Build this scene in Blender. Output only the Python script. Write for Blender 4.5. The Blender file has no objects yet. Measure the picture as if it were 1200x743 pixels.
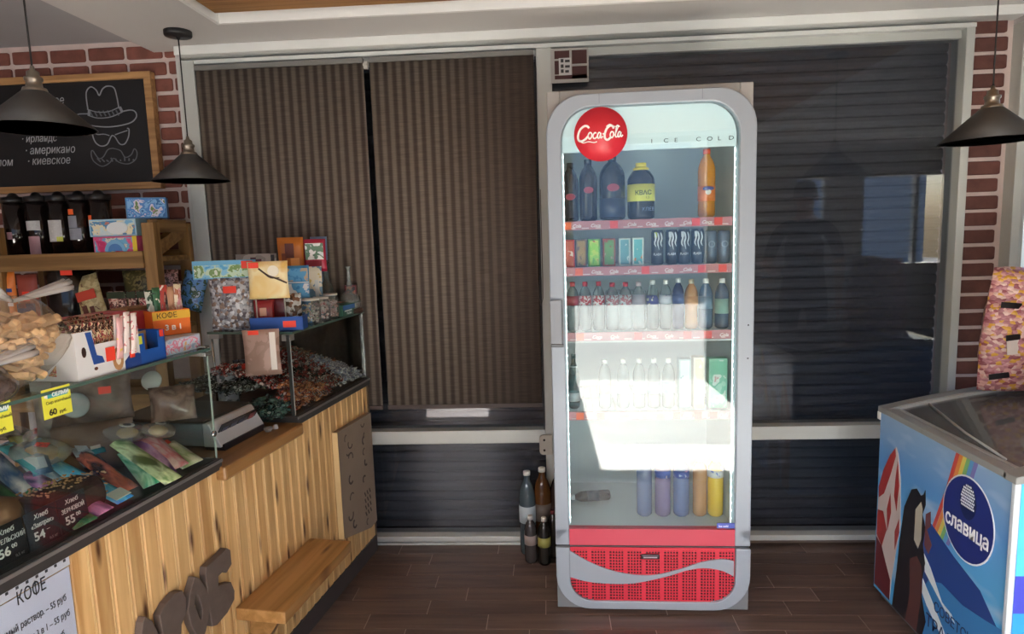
import bpy, bmesh, math, random
from mathutils import Vector, Matrix
random.seed(7)
S = bpy.context.scene
COL = S.collection
PI = math.pi

# ---------------------------------------------------------------- camera
cd = bpy.data.cameras.new('camera'); cam = bpy.data.objects.new('camera', cd); COL.objects.link(cam)
cd.sensor_width = 36; cd.lens = 753.64 / 1200 * 36; cd.clip_start = 0.02
R = Vector((0.99804826, 0.05418469, -0.03104325)); U = Vector((0.02388389, 0.12810385, 0.99147313)); F = Vector((-0.05769943, 0.99027947, -0.12655968))
m = Matrix((R, U, -F)).transposed().to_4x4(); m.translation = (0, 0, 1.4432)
cam.matrix_world = m
S.camera = cam

# ---------------------------------------------------------------- world, sun, exposure
w = bpy.data.worlds.new('world'); S.world = w; w.use_nodes = True
nt = w.node_tree; nt.nodes.clear()
sky = nt.nodes.new('ShaderNodeTexSky'); sky.sky_type = 'NISHITA'; sky.sun_disc = False
sky.sun_elevation = math.radians(42); sky.sun_rotation = math.radians(187); sky.air_density = 1.0; sky.dust_density = 2.5
bg = nt.nodes.new('ShaderNodeBackground'); bg.inputs[1].default_value = 0.62
ow = nt.nodes.new('ShaderNodeOutputWorld')
nt.links.new(sky.outputs[0], bg.inputs[0]); nt.links.new(bg.outputs[0], ow.inputs[0])
sl = bpy.data.lights.new('sun', 'SUN'); sl.energy = 36; sl.angle = 0.009; sl.color = (1, .975, .94)
so = bpy.data.objects.new('sun', sl); COL.objects.link(so)
so.rotation_euler = Vector((0.05, 0.735, -0.675)).to_track_quat('-Z', 'Y').to_euler()
# daylight of the shop front: portals help the sampler, they give no light of their own
vs = S.view_settings; vs.view_transform = 'Standard'; vs.look = 'None'; vs.gamma = 1; vs.use_curve_mapping = False
vs.exposure = 1.5

# ---------------------------------------------------------------- helpers
def lift(c, k=1.22):
    return tuple(min(1, int(c[i:i+2], 16) / 255 * k + .03) for i in (0, 2, 4))
def lin(c):
    if isinstance(c, str): c = tuple(int(c[i:i+2], 16) / 255 for i in (0, 2, 4))
    return tuple(x / 12.92 if x <= .04045 else ((x + .055) / 1.055) ** 2.4 for x in c) + (1,)
MC = {}
def N(t, k, **kw):
    n = t.nodes.new('ShaderNode' + k)
    for a, b in kw.items(): setattr(n, a, b)
    return n
def base(name, rough=.5, metal=0, spec=.5):
    mt = bpy.data.materials.new(name); mt.use_nodes = True; t = mt.node_tree; p = t.nodes['Principled BSDF']
    p.inputs['Roughness'].default_value = rough; p.inputs['Metallic'].default_value = metal; p.inputs['Specular IOR Level'].default_value = spec
    return mt, t, p
def M(col, rough=.5, metal=0, spec=.5, noise=0, scale=20, bump=0, rnd=0, stretch=(1, 1, 1)):
    """plain paint or plastic: a colour, a little noise, optional fine relief, optional variation per piece"""
    key = (col, rough, metal, spec, noise, scale, bump, rnd, stretch)
    if key in MC: return MC[key]
    mt, t, p = base('paint_' + str(len(MC)), rough, metal, spec); c = lin(col); p.inputs['Base Color'].default_value = c
    if noise or bump or rnd:
        tc = N(t, 'TexCoord'); mp = N(t, 'Mapping'); mp.inputs['Scale'].default_value = stretch
        oi = N(t, 'ObjectInfo'); ad = N(t, 'VectorMath', operation='ADD'); ml = N(t, 'VectorMath', operation='SCALE'); ml.inputs['Scale'].default_value = 9
        t.links.new(oi.outputs['Random'], ml.inputs[0]); t.links.new(tc.outputs['Object'], mp.inputs[0])
        t.links.new(mp.outputs[0], ad.inputs[0]); t.links.new(ml.outputs[0], ad.inputs[1])
        nz = N(t, 'TexNoise'); nz.inputs['Scale'].default_value = scale; nz.inputs['Detail'].default_value = 4
        t.links.new(ad.outputs[0], nz.inputs['Vector'])
        hs = N(t, 'HueSaturation'); hs.inputs['Color'].default_value = c
        a = N(t, 'MapRange'); a.inputs['From Min'].default_value = .3; a.inputs['From Max'].default_value = .7
        a.inputs['To Min'].default_value = 1 - noise; a.inputs['To Max'].default_value = 1 + noise
        t.links.new(nz.outputs['Fac'], a.inputs['Value'])
        b = N(t, 'MapRange'); b.inputs['To Min'].default_value = 1 - rnd; b.inputs['To Max'].default_value = 1 + rnd
        t.links.new(oi.outputs['Random'], b.inputs['Value'])
        mu = N(t, 'Math', operation='MULTIPLY'); t.links.new(a.outputs[0], mu.inputs[0]); t.links.new(b.outputs[0], mu.inputs[1])
        t.links.new(mu.outputs[0], hs.inputs['Value']); t.links.new(hs.outputs[0], p.inputs['Base Color'])
        if bump:
            bp = N(t, 'Bump'); bp.inputs['Strength'].default_value = bump; bp.inputs['Distance'].default_value = .004
            t.links.new(nz.outputs['Fac'], bp.inputs['Height']); t.links.new(bp.outputs[0], p.inputs['Normal'])
    MC[key] = mt; return mt
def wood(name, c1, c2, axis='z', rough=.45, knots=True, sc=1.0):
    mt, t, p = base(name, rough)
    tc = N(t, 'TexCoord'); mp = N(t, 'Mapping'); s = {'x': (1.2, 22, 22), 'y': (22, 1.2, 22), 'z': (22, 22, 1.2)}[axis]
    mp.inputs['Scale'].default_value = tuple(v * sc for v in s)
    oi = N(t, 'ObjectInfo'); ad = N(t, 'VectorMath', operation='ADD'); ml = N(t, 'VectorMath', operation='SCALE'); ml.inputs['Scale'].default_value = 37
    t.links.new(oi.outputs['Random'], ml.inputs[0]); t.links.new(tc.outputs['Object'], mp.inputs[0]); t.links.new(mp.outputs[0], ad.inputs[0]); t.links.new(ml.outputs[0], ad.inputs[1])
    nz = N(t, 'TexNoise'); nz.inputs['Scale'].default_value = 1.6; nz.inputs['Detail'].default_value = 6; nz.inputs['Distortion'].default_value = .6
    t.links.new(ad.outputs[0], nz.inputs['Vector'])
    cr = N(t, 'ValToRGB'); cr.color_ramp.elements[0].position = .32; cr.color_ramp.elements[0].color = lin(c2); cr.color_ramp.elements[1].position = .62; cr.color_ramp.elements[1].color = lin(c1)
    t.links.new(nz.outputs['Fac'], cr.inputs[0]); out = cr.outputs[0]
    if knots:
        ad2 = N(t, 'VectorMath', operation='ADD'); t.links.new(tc.outputs['Object'], ad2.inputs[0]); t.links.new(ml.outputs[0], ad2.inputs[1])
        sp = N(t, 'SeparateXYZ'); t.links.new(ad2.outputs[0], sp.inputs[0]); cb = N(t, 'CombineXYZ')
        for i_, (ch_, k_) in enumerate({'z': (('Y', 13), ('Z', 2.7)), 'y': (('X', 13), ('Y', 2.7)), 'x': (('Y', 13), ('X', 2.7))}[axis]):
            mu_ = N(t, 'Math', operation='MULTIPLY'); mu_.inputs[1].default_value = k_; t.links.new(sp.outputs[ch_], mu_.inputs[0]); t.links.new(mu_.outputs[0], cb.inputs[i_])
        vo = N(t, 'TexVoronoi', voronoi_dimensions='2D'); vo.inputs['Scale'].default_value = 1; t.links.new(cb.outputs[0], vo.inputs['Vector'])
        mr = N(t, 'MapRange'); mr.inputs['From Min'].default_value = .03; mr.inputs['From Max'].default_value = .14; mr.inputs['To Min'].default_value = 1; mr.inputs['To Max'].default_value = 0
        t.links.new(vo.outputs['Distance'], mr.inputs['Value'])
        mx = N(t, 'MixRGB'); mx.inputs[2].default_value = lin('5a3418'); t.links.new(mr.outputs[0], mx.inputs[0]); t.links.new(out, mx.inputs[1]); out = mx.outputs[0]
    hs = N(t, 'HueSaturation'); b = N(t, 'MapRange'); b.inputs['To Min'].default_value = .86; b.inputs['To Max'].default_value = 1.1
    t.links.new(oi.outputs['Random'], b.inputs['Value']); t.links.new(b.outputs[0], hs.inputs['Value']); t.links.new(out, hs.inputs['Color']); t.links.new(hs.outputs[0], p.inputs['Base Color'])
    bp = N(t, 'Bump'); bp.inputs['Strength'].default_value = .15; bp.inputs['Distance'].default_value = .002
    t.links.new(nz.outputs['Fac'], bp.inputs['Height']); t.links.new(bp.outputs[0], p.inputs['Normal'])
    return mt
def printed(cols, scale=30, rough=.35, seed=0., stretch=(1, 1, 1), kind='v'):
    """printed packaging art: blotches of the pack's own colours"""
    key = ('pr', tuple(cols), scale, rough, seed, stretch, kind)
    if key in MC: return MC[key]
    mt, t, p = base('print_' + str(len(MC)), rough)
    tc = N(t, 'TexCoord'); mp = N(t, 'Mapping'); mp.inputs['Location'].default_value = (seed, seed * 1.7, seed * .6); mp.inputs['Scale'].default_value = stretch
    t.links.new(tc.outputs['Object'], mp.inputs[0])
    nz = N(t, 'TexNoise'); nz.inputs['Scale'].default_value = scale; nz.inputs['Detail'].default_value = 3; nz.inputs['Distortion'].default_value = .4
    t.links.new(mp.outputs[0], nz.inputs['Vector'])
    if kind == 'c':                                  # cells: single wrapped pieces seen through film
        vo = N(t, 'TexVoronoi'); vo.inputs['Scale'].default_value = scale * 1.6; t.links.new(mp.outputs[0], vo.inputs['Vector']); sx = N(t, 'SeparateColor'); t.links.new(vo.outputs['Color'], sx.inputs[0])
        bp = N(t, 'Bump'); bp.inputs['Strength'].default_value = .6; bp.inputs['Distance'].default_value = .006; bp.invert = True; t.links.new(vo.outputs['Distance'], bp.inputs['Height']); t.links.new(bp.outputs[0], p.inputs['Normal'])
    cr = N(t, 'ValToRGB'); cr.color_ramp.interpolation = 'LINEAR' if kind == 'l' else 'CONSTANT'; e = cr.color_ramp.elements
    n = len(cols); pos = [0] + ([i / n for i in range(1, n)] if kind == 'c' else [.36 + .28 * (i - 1) / max(1, n - 2) if n > 2 else .5 for i in range(1, n)])
    for i, c in enumerate(cols):
        if i < 2: e[i].position = pos[i]; e[i].color = lin(c)
        else: e.new(pos[i]).color = lin(c)
    t.links.new(sx.outputs[0] if kind == 'c' else nz.outputs['Fac'], cr.inputs[0]); t.links.new(cr.outputs[0], p.inputs['Base Color'])
    MC[key] = mt; return mt
def clear(tint='ffffff', refl=1.45, gloss=.02, body=0., bodycol='ffffff', name=None):
    """thin glass, film or clear plastic: see-through with its Fresnel sheen, body = share of milky film"""
    key = ('cl', tint, refl, gloss, body, bodycol)
    if key in MC: return MC[key]
    mt = bpy.data.materials.new('clear_' + str(len(MC))); mt.use_nodes = True; t = mt.node_tree; t.nodes.remove(t.nodes['Principled BSDF']); o = t.nodes['Material Output']
    tr = N(t, 'BsdfTransparent'); tr.inputs[0].default_value = lin(tint); gl = N(t, 'BsdfGlossy'); gl.inputs['Roughness'].default_value = gloss
    fr = N(t, 'Fresnel'); ge = N(t, 'NewGeometry'); m_a = N(t, 'Math', operation='MULTIPLY_ADD'); m_a.inputs[1].default_value = -2; m_a.inputs[2].default_value = 1   # same sheen from both sides of a thin sheet
    pw = N(t, 'Math', operation='POWER'); pw.inputs[0].default_value = refl; t.links.new(ge.outputs['Backfacing'], m_a.inputs[0]); t.links.new(m_a.outputs[0], pw.inputs[1]); t.links.new(pw.outputs[0], fr.inputs[0]); mx = N(t, 'MixShader'); src = tr.outputs[0]
    if body:
        df = N(t, 'BsdfDiffuse'); df.inputs[0].default_value = lin(bodycol); m2 = N(t, 'MixShader'); m2.inputs[0].default_value = body
        t.links.new(tr.outputs[0], m2.inputs[1]); t.links.new(df.outputs[0], m2.inputs[2]); src = m2.outputs[0]
    t.links.new(fr.outputs[0], mx.inputs[0]); t.links.new(src, mx.inputs[1]); t.links.new(gl.outputs[0], mx.inputs[2]); t.links.new(mx.outputs[0], o.inputs[0])
    MC[key] = mt; return mt
def glow(col, st):
    key = ('gl', col, st)
    if key in MC: return MC[key]
    mt, t, p = base('lit_' + str(len(MC))); p.inputs['Base Color'].default_value = lin(col); p.inputs['Emission Color'].default_value = lin(col); p.inputs['Emission Strength'].default_value = st
    MC[key] = mt; return mt

class G:
    """collects shapes; build() links them as one mesh object"""
    def __init__(s): s.v = []; s.f = []; s.sm = []
    def add(s, v, f, smooth=False):
        k = len(s.v); s.v += [tuple(p) for p in v]; s.f += [tuple(i + k for i in q) for q in f]; s.sm += [smooth] * len(f); return s
    def box(s, x0, x1, y0, y1, z0, z1, M4=None):
        v = [Vector((x, y, z)) for z in (z0, z1) for y in (y0, y1) for x in (x0, x1)]
        if M4 is not None: v = [M4 @ p for p in v]
        return s.add(v, [(0, 2, 3, 1), (4, 5, 7, 6), (0, 1, 5, 4), (2, 6, 7, 3), (0, 4, 6, 2), (1, 3, 7, 5)])
    def prism(s, pts, a, b, axis='y', smooth=False):
        """outline pts (u, v) extruded from a to b; axis y: (u, ., v), x: (., u, v), z: (u, v, .)"""
        pl = {'y': lambda u, v, k: (u, k, v), 'x': lambda u, v, k: (k, u, v), 'z': lambda u, v, k: (u, v, k)}[axis]
        n = len(pts); v = [pl(p[0], p[1], a) for p in pts] + [pl(p[0], p[1], b) for p in pts]
        return s.add(v, [tuple(range(n)), tuple(range(2 * n - 1, n - 1, -1))] + [(i, n + i, n + (i + 1) % n, (i + 1) % n) for i in range(n)], smooth)
    def ring(s, outer, inner, a, b, axis='y', close=True):
        """frame between two outlines with the same number of points, extruded a..b"""
        pl = {'y': lambda u, v, k: (u, k, v), 'x': lambda u, v, k: (k, u, v), 'z': lambda u, v, k: (u, v, k)}[axis]
        n = len(outer); v = [pl(*p, k) for k in (a, b) for L in (outer, inner) for p in L]; f = []
        for i in range(n if close else n - 1):
            j = (i + 1) % n
            f += [(i, j, n + j, n + i), (2*n + i, 3*n + i, 3*n + j, 2*n + j), (i, 2*n + i, 2*n + j, j), (n + i, n + j, 3*n + j, 3*n + i)]
        if not close: f += [(0, n, 3*n, 2*n), (n-1, 3*n-1, 4*n-1, 2*n-1)]
        return s.add(v, f)
    def lathe(s, prof, seg=20, c=(0, 0, 0), sx=1., sy=1., M4=None):
        v = []; f = []; n = len(prof)
        for i in range(seg):
            a = 2 * PI * i / seg
            for r, z in prof:
                p = Vector((c[0] + r * sx * math.cos(a), c[1] + r * sy * math.sin(a), c[2] + z)); v.append(M4 @ p if M4 is not None else p)
        for i in range(seg):
            j = (i + 1) % seg
            for k in range(n - 1): f.append((i*n + k, j*n + k, j*n + k + 1, i*n + k + 1))
        if prof[0][0] > 1e-6: f.append(tuple(i*n for i in reversed(range(seg))))
        if prof[-1][0] > 1e-6: f.append(tuple(i*n + n - 1 for i in range(seg)))
        return s.add(v, f, True)
    def tube(s, pts, r, seg=8, rs=None):
        pts = [Vector(p) for p in pts]; v = []; f = []; n = len(pts); pv = None
        for i, p in enumerate(pts):
            d = (pts[min(i + 1, n - 1)] - pts[max(i - 1, 0)]).normalized()
            a = Vector((0, 0, 1)) if abs(d.z) < .9 else Vector((1, 0, 0))
            if pv is not None: a = pv
            x = (a - d * a.dot(d)).normalized(); pv = x; y = d.cross(x); q = rs[i] if rs else r
            for k in range(seg):
                t = 2 * PI * k / seg; v.append(p + x * math.cos(t) * q + y * math.sin(t) * q)
        for i in range(n - 1):
            for k in range(seg): l = (k + 1) % seg; f.append((i*seg + k, i*seg + l, (i+1)*seg + l, (i+1)*seg + k))
        f += [tuple(reversed(range(seg))), tuple((n-1)*seg + k for k in range(seg))]
        return s.add(v, f, True)
    def ball(s, c, rx, ry, rz, seg=12, rings=8, M4=None, wob=0, rnd=random):
        v = []; f = []
        for i in range(rings + 1):
            for k in range(seg):
                a = PI * i / rings; b = 2 * PI * k / seg; q = 1 + rnd.uniform(-wob, wob)
                p = Vector((math.sin(a) * math.cos(b) * rx * q, math.sin(a) * math.sin(b) * ry * q, math.cos(a) * rz * q))
                v.append((M4 @ p if M4 is not None else p) + Vector(c))
        for i in range(rings):
            for k in range(seg): l = (k + 1) % seg; f.append((i*seg + k, (i+1)*seg + k, (i+1)*seg + l, i*seg + l))
        return s.add(v, f, True)
    def ribbon(s, pts, wd, y=0., th=.0006, axis='y'):
        """flat stroke in the plane with width per point"""
        P = [Vector((p[0], p[1])) for p in pts]; n = len(P); L = []; Rr = []
        for i in range(n):
            d = (P[min(i+1, n-1)] - P[max(i-1, 0)]); d = d.normalized() if d.length > 0 else Vector((1, 0)); q = Vector((-d.y, d.x)); ww = wd[i] if isinstance(wd, (list, tuple)) else wd
            L.append(P[i] + q * ww / 2); Rr.append(P[i] - q * ww / 2)
        return s.ring(L, Rr, y, y + th, axis, close=False)
    def build(s, name, mat, parent=None, loc=(0, 0, 0), rot=(0, 0, 0), bevel=0, seg=2, sub=0):
        me = bpy.data.meshes.new(name); me.from_pydata(s.v, [], s.f); me.materials.append(mat)
        me.polygons.foreach_set('use_smooth', s.sm); me.validate()
        b = bmesh.new(); b.from_mesh(me); bmesh.ops.recalc_face_normals(b, faces=b.faces); b.to_mesh(me); b.free(); me.update()
        o = bpy.data.objects.new(name, me); COL.objects.link(o); o.parent = parent; o.location = loc; o.rotation_euler = rot
        if bevel: md = o.modifiers.new('bevel', 'BEVEL'); md.width = bevel; md.segments = seg; md.limit_method = 'ANGLE'
        if sub: md = o.modifiers.new('sub', 'SUBSURF'); md.levels = md.render_levels = sub
        return o
def tag(o, label, cat=None, group=None, kind=None):
    if label: o['label'] = label
    if cat: o['category'] = cat
    if group: o['group'] = group
    if kind: o['kind'] = kind
    return o
def thing(name, label, cat, loc, rz=0, group=None, rot=None):
    o = bpy.data.objects.new(name, None); COL.objects.link(o); o.empty_display_size = .05
    o.location = loc; o.rotation_euler = rot or (0, 0, rz); return tag(o, label, cat, group)
def struct(o): o['kind'] = 'structure'; return o
def B(x0, x1, y0, y1, z0, z1): return G().box(x0, x1, y0, y1, z0, z1)
def copy_tree(o, parent=None):
    c = o.copy(); COL.objects.link(c); c.parent = parent
    for ch in list(o.children): copy_tree(ch, c)
    return c
def text(s, size, mat, parent, loc, rot=(PI / 2, 0, 0), th=.0004, align='LEFT', name='lettering', shear=0, bold=0, sx=1., space=1.):
    cu = bpy.data.curves.new('t', 'FONT'); cu.body = s; cu.size = size; cu.extrude = th; cu.align_x = align; cu.shear = shear; cu.offset = bold; cu.space_character = space; cu.resolution_u = 3
    ob = bpy.data.objects.new('t', cu); COL.objects.link(ob); bpy.context.view_layer.update()
    me = bpy.data.meshes.new_from_object(ob.evaluated_get(bpy.context.evaluated_depsgraph_get())); bpy.data.objects.remove(ob); bpy.data.curves.remove(cu)
    me.name = name; me.materials.clear(); me.materials.append(mat)
    if sx != 1: me.transform(Matrix.Diagonal((sx, 1, 1, 1)))
    o = bpy.data.objects.new(name, me); COL.objects.link(o); o.parent = parent; o.location = loc; o.rotation_euler = rot; return o
def coffee_word(size, mat, parent, loc, y_in=0., sx=1.):
    a = text('КО', size, mat, parent, loc, sx=sx); b = text('КООЕ', size, mat, parent, loc, sx=sx); c = text('КОО', size, mat, parent, loc, sx=sx)
    w2 = max(v.co.x for v in a.data.vertices); w3 = max(v.co.x for v in c.data.vertices); bpy.data.objects.remove(a); bpy.data.objects.remove(c)
    xm = loc[0] + w2 + (w3 - w2) * .54; B(xm - size * .035 * sx, xm + size * .035 * sx, loc[1] - .0004, loc[1] + .0004, loc[2] - size * .04, loc[2] + size * .77).build('lettering', mat, parent); return b
def arc(cx, cz, r, a0, a1, n=8, r2=None):
    r2 = r2 or r
    return [(cx + r * math.cos(math.radians(a0 + (a1 - a0) * i / n)), cz + r2 * math.sin(math.radians(a0 + (a1 - a0) * i / n))) for i in range(n + 1)]
def smooth(pts, n=6):
    """Catmull-Rom through the points"""
    out = []; P = [pts[0]] + list(pts) + [pts[-1]]
    for i in range(1, len(P) - 2):
        for k in range(n):
            t = k / n; a, b, c, d = P[i-1], P[i], P[i+1], P[i+2]
            out.append(tuple(.5 * (2*b[j] + (c[j]-a[j])*t + (2*a[j]-5*b[j]+4*c[j]-d[j])*t*t + (3*b[j]-a[j]-3*c[j]+d[j])*t**3) for j in range(len(b))))
    out.append(tuple(pts[-1])); return out

# ---------------------------------------------------------------- frames of reference
Dw = 2.881                                         # the window wall stands at y = Dw
CA = .1375; CO = Vector((-.8238, Dw, 0)); CX = Vector((math.cos(CA), -math.sin(CA), 0)); CY = Vector((math.sin(CA), math.cos(CA), 0))
def CL(x, y, z): return CO + CX * x + CY * y + Vector((0, 0, z))      # counter frame: x towards the customer, y towards the wall
FA = -.0243; FO = Vector((.0045, 2.3174, 0)); FX = Vector((math.cos(FA), math.sin(FA), 0)); FY = Vector((-math.sin(FA), math.cos(FA), 0))
def FL(x, y, z): return FO + FX * x + FY * y + Vector((0, 0, z))      # cooler frame

white_trim = M('cfd2cf', .45, noise=.03, scale=3)
black = M('101012', .4); white = M('f2f2f0', .5); redtag = M('f0452f', .5); chalk = M('dcdcd8', .9)
glass = clear('f4f8f6', 1.45, .0)
# ================================================================ the setting
# floor: dark brown wood-look tiles with pale joints
fl = struct(G().box(-3.2, 4.8, -1.5, 3.3, -.06, -.0025).build('floor', M('a3958c', .8)))
tm = wood('brown_tile', '6a564c', '4e3f38', 'x', .32, knots=False)
tl = [2.205 - .0945 * 2 + .0945 * i for i in range(-2, 10)]
tl = [y for y in tl if y < 2.87] + [2.87]
tile_mesh = None
for r in range(len(tl) - 1):
    y0, y1 = tl[r], tl[r + 1]
    off = [0.12, -.02, .30, -.08, .22, .44][r % 6]
    for k in range(-4, 5):
        x0 = off - .46 + k * .46 - .018
        if x0 + .46 < -1.6 or x0 > 2.6: continue
        if y1 - y0 < .09:
            o = B(0, .457, 0, y1 - y0 - .004, -.006, 0).build('tile', tm, fl)
        elif tile_mesh is None:
            o = B(0, .4565, 0, .0905, -.006, 0).build('tile', tm, fl); tile_mesh = o.data
        else:
            o = bpy.data.objects.new('tile', tile_mesh); COL.objects.link(o); o.parent = fl
        o.location = (x0, y0, 0)
struct(G().box(-3.2, .1, -1.5, tl[0] - .003, -.006, 0).box(1.45, 4.8, -1.5, tl[0] - .003, -.006, 0).box(.1, 1.45, 1.0, tl[0] - .003, -.006, 0).build('floor', tm))
struct(B(.1, 1.45, -1.6, .36, -.006, .0).build('floor', M('8a867e', .7, noise=.05, scale=3)))  # unseen floor added by the door, duller to mute its mirrored glare
struct(B(.1, 1.45, .36, 1.0, -.006, .0).build('floor', M('b4b0a8', .7, noise=.15, scale=3)))      # unseen pale floor strip, added so the sunlit patch shines in the cooler door
# outside ground
struct(B(-14, 16, -24, -1.62, -.12, -.04).build('ground', M('76746f', .9, noise=.1, scale=2)))
struct(B(-14, 16, 3.5, 20, -.12, -.04).build('ground', M('a8a59c', .9, noise=.1, scale=2)))

# ceiling: soffit round a raised field, wooden slab hung in the field, higher ceiling over the counter
ceil_m = M('d2d0cd', .8, noise=.02, scale=2)
Zc = 2.292
g = G().box(-1.715, -1.25, -1.5, Dw + .02, Zc, 2.55).box(-1.25, 4.8, 2.55, Dw + .02, Zc, 2.55).box(1.9, 4.8, -1.5, 2.55, Zc, 2.55)
struct(g.build('ceiling', ceil_m))
struct(B(-3.2, -1.715, -1.5, Dw + .02, 2.345, 2.55).build('ceiling', M('a9a9ac', .8, noise=.02, scale=2)))  # greyer than the soffit: the shade up here is painted into the colour
struct(B(-1.25, 1.9, -1.5, 2.55, 2.42, 2.55).build('ceiling', M('d9d9d6', .8)))
sl_ = struct(B(-1.225, 1.8, -1.3, 2.475, 2.302, 2.345).build('ceiling_panel', wood('slab_wood', 'b98a58', '8d6238', 'x', .5, knots=False), bevel=.003))
# thin bright edge of the recess
struct(G().ring([(-1.26, -1.45), (1.91, -1.45), (1.91, 2.56), (-1.26, 2.56)], [(-1.245, -1.44), (1.895, -1.44), (1.895, 2.545), (-1.245, 2.545)], Zc - .004, 2.42, 'z').build('trim_3', M('efefec', .5)))

# walls
wm = M('aca49f', .8, noise=.05, scale=8, bump=.3)
mortar = M('c3b2ac', .85, noise=.08, scale=12, bump=.5)
g = G().box(-3.2, -1.583, Dw + .004, Dw + .2, 0, 2.5)
wl = struct(g.build('wall_back', mortar))
wr = struct(B(1.759, 1.935, Dw + .004, Dw + .2, 0, 2.5).build('wall_back', mortar))
struct(B(-1.583, 1.759, Dw + .004, Dw + .2, 2.24, 2.5).build('wall_back', wm))
struct(B(-1.583, 1.759, Dw + .03, Dw + .2, -.05, .02).build('wall_back', M('2c2c30', .7)))
struct(B(1.935, 4.8, Dw + .004, Dw + .2, 0, .9).build('wall_back', wm))
struct(B(1.935, 4.8, Dw + .004, Dw + .2, 2.1, 2.5).build('wall_back', wm))
struct(B(3.4, 4.8, Dw + .004, Dw + .2, .9, 2.1).build('wall_back', wm))
struct(B(-3.3, -3.2, -1.6, 3.1, 0, 2.55).build('wall_left', M('9c8478', .8)))
struct(B(4.8, 4.9, -1.6, 3.1, 0, 2.55).build('wall_right', M('b0a79d', .8)))
# bricks on both wall pieces, raised from the joints
brick_meshes = {}
bm_l = M('77473c', .8, noise=.22, scale=18, bump=.7, rnd=.16)
def brick(x0, x1, z0, z1, parent):
    k = (round(x1 - x0, 3), round(z1 - z0, 3))
    if k not in brick_meshes:
        w_, h_ = k; c = .009
        out = [(c, 0), (w_ - c, 0), (w_ - c*.3, c*.3), (w_, c), (w_, h_ - c), (w_ - c*.3, h_ - c*.3), (w_ - c, h_), (c, h_), (c*.3, h_ - c*.3), (0, h_ - c), (0, c), (c*.3, c*.3)]
        ins = [(min(max(p[0], .003), w_ - .003), min(max(p[1], .003), h_ - .003)) for p in out]
        n = len(out); gg = G(); v = [(p[0], .004, p[1]) for p in out] + [(p[0], 0, p[1]) for p in out] + [(p[0], -.003, p[1]) for p in ins]
        gg.add(v, [tuple(range(2*n, 3*n))] + [(a*n + i, a*n + (i+1) % n, (a+1)*n + (i+1) % n, (a+1)*n + i) for a in (0, 1) for i in range(n)])
        o = gg.build('brick', bm_l, parent); brick_meshes[k] = o.data
    else:
        o = bpy.data.objects.new('brick', brick_meshes[k]); COL.objects.link(o); o.parent = parent
    o.location = (x0, Dw, z0 + random.uniform(-.002, .002)); return o
ph = .0705
for r in range(16):
    z1 = 2.322 - ph * r; z0 = z1 - .054
    if z0 > 2.2:                                    # two full courses over the chalkboard
        x = -1.607 - (.105 if r % 2 else 0)
        brick(-1.705 + .003, -1.607, z0, z1, wl) if r % 2 else None
        xs = [-1.843 + .0, -2.013, -2.19, -2.37, -2.55, -2.73]
        if r == 0:
            for xa in (-1.67, -1.843, -2.019, -2.196, -2.373, -2.55, -2.727): brick(xa + (.0 if xa < -1.7 else 0), xa + (.163 if xa < -1.7 else .063), z0, z1, wl)
        else:
            for xa in (-1.885, -2.062, -2.239, -2.416, -2.593, -2.77): brick(xa, xa + .163, z0, z1, wl)
        continue
    if r % 2:
        segs = [(-1.655, -1.607), (-1.835, -1.668), (-2.012, -1.848), (-2.19, -2.025), (-2.37, -2.203), (-2.55, -2.383), (-2.73, -2.563)]
    else:
        segs = [(-1.633, -1.603), (-1.735, -1.645), (-1.912, -1.748), (-2.09, -1.925), (-2.27, -2.103), (-2.45, -2.283), (-2.63, -2.463)]
    if r in (3, 5, 7): segs[0] = (-1.72, -1.607); segs[1] = (-1.835, -1.733)
    for xa, xb in segs: brick(xa, xb, z0, z1, wl)
brick_meshes = {}
bm_shaded = M('5f3a33', .8, noise=.22, scale=18, bump=.7, rnd=.16)  # same brick as the left wall, the pier's shade painted into its colour
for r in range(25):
    z1 = 2.262 - .0715 * r; brick(1.775 + (.004 if r % 2 else 0), 1.915 - (.006 if r % 3 == 0 else 0), z1 - .056, z1, wr).data.materials[0] = bm_shaded

wglass = clear('dcdfe4', 1.45, .0)
# window frames
alu = M('b9bdb8', .4, .1, noise=.03, scale=5)
W1 = struct(G().box(-1.583, -1.515, 2.83, Dw + .06, 0, 2.235).box(-.03, .036, 2.845, Dw + .06, 0, 2.235).box(-1.515, -.03, 2.84, Dw + .06, .498, .56).box(-1.515, -.03, 2.85, Dw + .06, 0, .012).box(-1.515, -.03, 2.845, Dw + .06, .02, .046).box(-1.515, 1.724, 2.87, Dw + .06, 2.19, 2.235).build('window_1', alu, bevel=.003))
W2 = struct(G().box(1.724, 1.759, 2.84, Dw + .06, 0, 2.235).box(.036, 1.724, 2.84, Dw + .06, .498, .56).box(.036, 1.724, 2.845, Dw + .06, .02, .046).build('window_2', alu, bevel=.003))
W3 = struct(G().box(1.935, 1.97, 2.82, Dw + .06, 0, 2.235).box(1.978, 2.012, 2.86, Dw + .07, 0, 2.235).box(2.012, 3.4, 2.86, Dw + .07, .84, .9).box(2.012, 3.4, 2.86, Dw + .07, 2.1, 2.14).build('window_3', alu, bevel=.003))
B(-1.515, -.03, Dw + .01, Dw + .018, .56, 2.19).build('pane', wglass, W1); B(-1.515, -.03, Dw + .01, Dw + .018, .046, .498).build('pane', wglass, W1)
B(.036, 1.724, Dw + .01, Dw + .018, .56, 2.19).build('pane', wglass, W2); B(.036, 1.724, Dw + .01, Dw + .018, .046, .498).build('pane', wglass, W2)
B(2.012, 3.4, Dw + .02, Dw + .026, .9, 2.1).build('pane', wglass, W3)
struct(B(-1.583, 1.935, 2.80, Dw + .02, 2.253, 2.292).build('trim_1', M('dcdedb', .5), bevel=.004))
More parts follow.
